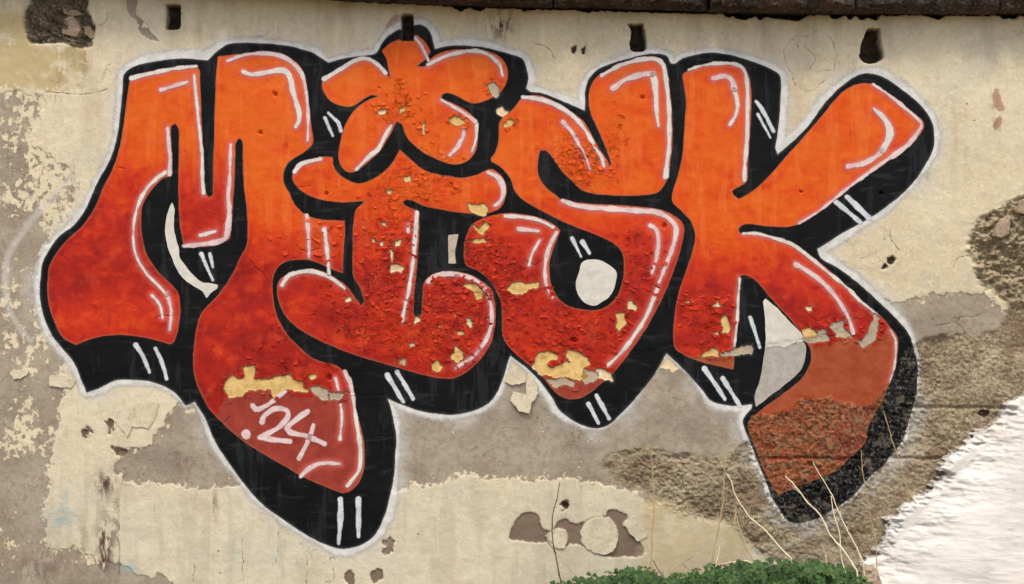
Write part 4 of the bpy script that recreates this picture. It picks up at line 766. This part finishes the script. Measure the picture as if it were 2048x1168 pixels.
def tube(paths, name):
    V = []; F = []; n = 6
    for pts, r0, r1 in paths:
        base = len(V); m = len(pts)
        for i, p in enumerate(pts):
            d = (pts[min(i + 1, m - 1)] - pts[max(i - 1, 0)]).normalized(); a = d.cross(Vector((0, 1, 0.1))).normalized(); b = d.cross(a); r = r0 + (r1 - r0) * i / (m - 1)
            if i % 5 == 3: r *= 1.35
            for k in range(n): V.append(tuple(p + (a * math.cos(k * 2 * math.pi / n) + b * math.sin(k * 2 * math.pi / n)) * r))
        for i in range(m - 1):
            for k in range(n): F.append((base + i * n + k, base + i * n + (k + 1) % n, base + (i + 1) * n + (k + 1) % n, base + (i + 1) * n + k))
    return mesh_np(name, V, F)
def stalk_path(s, Yb, Yt, r0, r1, ground_it=True):
    P = spline(parse(s), False, 9)[::-1]      # from the root upwards
    m = len(P); pts = []
    for i, p in enumerate(P):
        k = i / (m - 1); v = at(p[0] + random.gauss(0, .5), p[1], Yb + (Yt - Yb) * k); pts.append(v)
    if ground_it and pts[0].z > 0.0:
        r = pts[0]; d = (pts[0] - pts[min(3, m - 1)]); d.z = min(d.z, -1e-3); k = min(1.5, r.z / -d.z * 1.0)
        g = Vector((r.x + d.x * k * .6, r.y, -0.01)); pts = [g, (g + r) / 2] + pts
    return (pts, r0 * S, r1 * S)
def mat_straw(name, a, b):
    t = NT(name); return t.done(t.mix(t.noise(40, 4), a, b), 0.6, None)
M_STRAW = mat_straw('pale_straw', lin(214, 196, 156), lin(236, 222, 190)); M_TAN = mat_straw('tan_straw', lin(168, 146, 108), lin(196, 172, 130)); M_DARKS = mat_straw('dark_stem', lin(74, 60, 44), lin(104, 86, 62))
GS = 'dry stalks at the foot of the wall'
def stalk(label, mat, *paths, ground_first=True):
    ps = [stalk_path(s, yb, yt, r0, r1, ground_first and i == 0) for i, (s, yb, yt, r0, r1) in enumerate(paths)]
    main, r0, r1 = ps[0]
    for k in range(max(1, len(main) // 9)):
        i = random.randrange(len(main) // 3, len(main) - 1); d = (main[i + 1] - main[i]).normalized(); sd_ = random.choice((-1, 1)); L = random.uniform(.008, .03)
        q = main[i]; side = Vector((sd_ * random.uniform(.4, 1), random.uniform(-.5, .1), random.uniform(.1, .5))); ps.append(([q, q + (d * .6 + side * .5) * L, q + (d * .9 + side) * L], r1 * .7, r1 * .35))
    o = link_mesh('dry_stalk', tube(ps, 'dry_stalk'), mat); tag(o, label, 'stalk', GS); return o
stalk('single slender upright tan stalk beside the peeling plaster patch', M_TAN, ("1303,896 1305,945 1307,988 1308,1030 1304,1080 1302,1150", -.10, -.06, 1.5, .8), ("1299,1063 1290,1076 1282,1083", -.08, -.08, .9, .5))
stalk('tall tan stalk forked in two at its tip', M_TAN, ("1454,891 1449,942 1446,1000 1438,1050 1430,1090 1424,1118", -.09, -.05, 1.7, .8), ("1442,906 1446,925 1449,944", -.055, -.05, .8, .5))
stalk('pale thick stalk bending from the forked stalk down into the clover', M_STRAW, ("1451,945 1463,963 1470,990 1483,1010 1500,1035 1530,1060 1555,1090 1581,1116", -.14, -.05, 2.0, 1.0))
stalk('short split stalk with two legs below the bending stalk', M_TAN, ("1472,1010 1471,1030 1466,1080 1463,1145", -.12, -.05, 1.8, .9), ("1472,1025 1482,1065 1496,1100 1508,1124", -.13, -.05, 1.2, .8))
stalk('straw stem lying flat on top of the clover', M_STRAW, ("1437,1129 1470,1124 1495,1122 1505,1127", -.12, -.10, 1.4, 1.0), ground_first=False)
stalk('bright white-straw stalk arching across the tail of the letter K', M_STRAW, ("1570,952 1590,972 1615,1005 1640,1030 1660,1070 1690,1105 1713,1140", -.20, -.07, 2.1, 1.1))
stalk('pale straight stalk reaching up over the black shadow of the letter K', M_STRAW, ("1625,923 1640,950 1663,988 1680,1030 1705,1080 1726,1124", -.16, -.07, 1.7, .8))
stalk('thin pale stalk standing between the two long stalks', M_STRAW, ("1662,992 1668,1030 1680,1070 1682,1110 1692,1150", -.18, -.07, 1.3, 1.0))
stalk('thin greyish stalk in front of the gritty render', M_TAN, ("1722,900 1726,945 1735,1000 1742,1040 1752,1090", -.07, -.05, 1.0, .7))
stalk('thin pale stalk rising from the jagged edge of the white parapet', M_TAN, ("1767,822 1776,850 1785,885 1796,915 1808,960 1822,992 1832,1008", -.06, -.05, 1.2, .8), ground_first=False)
stalk('dark wiry weed stem with a side shoot before the bare plaster patch', M_DARKS, ("1120,965 1113,1000 1104,1040 1107,1090 1113,1120 1121,1160", -.10, -.05, 1.4, .8), ("1090,1075 1100,1090 1112,1105", -.09, -.09, .8, .6))
stalk('pale stem leaning out of the clover beside the dark weed', M_TAN, ("1112,1105 1130,1125 1150,1148 1166,1170", -.16, -.06, 1.2, .7))
stalk('short dark twig sticking out of the clover', M_DARKS, ("1306,1120 1314,1135 1326,1153", -.16, -.12, 1.2, .8))
stalk('tiny upright straw beside the arching stalk', M_STRAW, ("1644,1088 1649,1105 1654,1124", -.10, -.09, 1.0, .6))
stalk('short leaning straw below the forked stalk', M_STRAW, ("1440,1092 1437,1110 1431,1132", -.14, -.12, 1.2, .7))
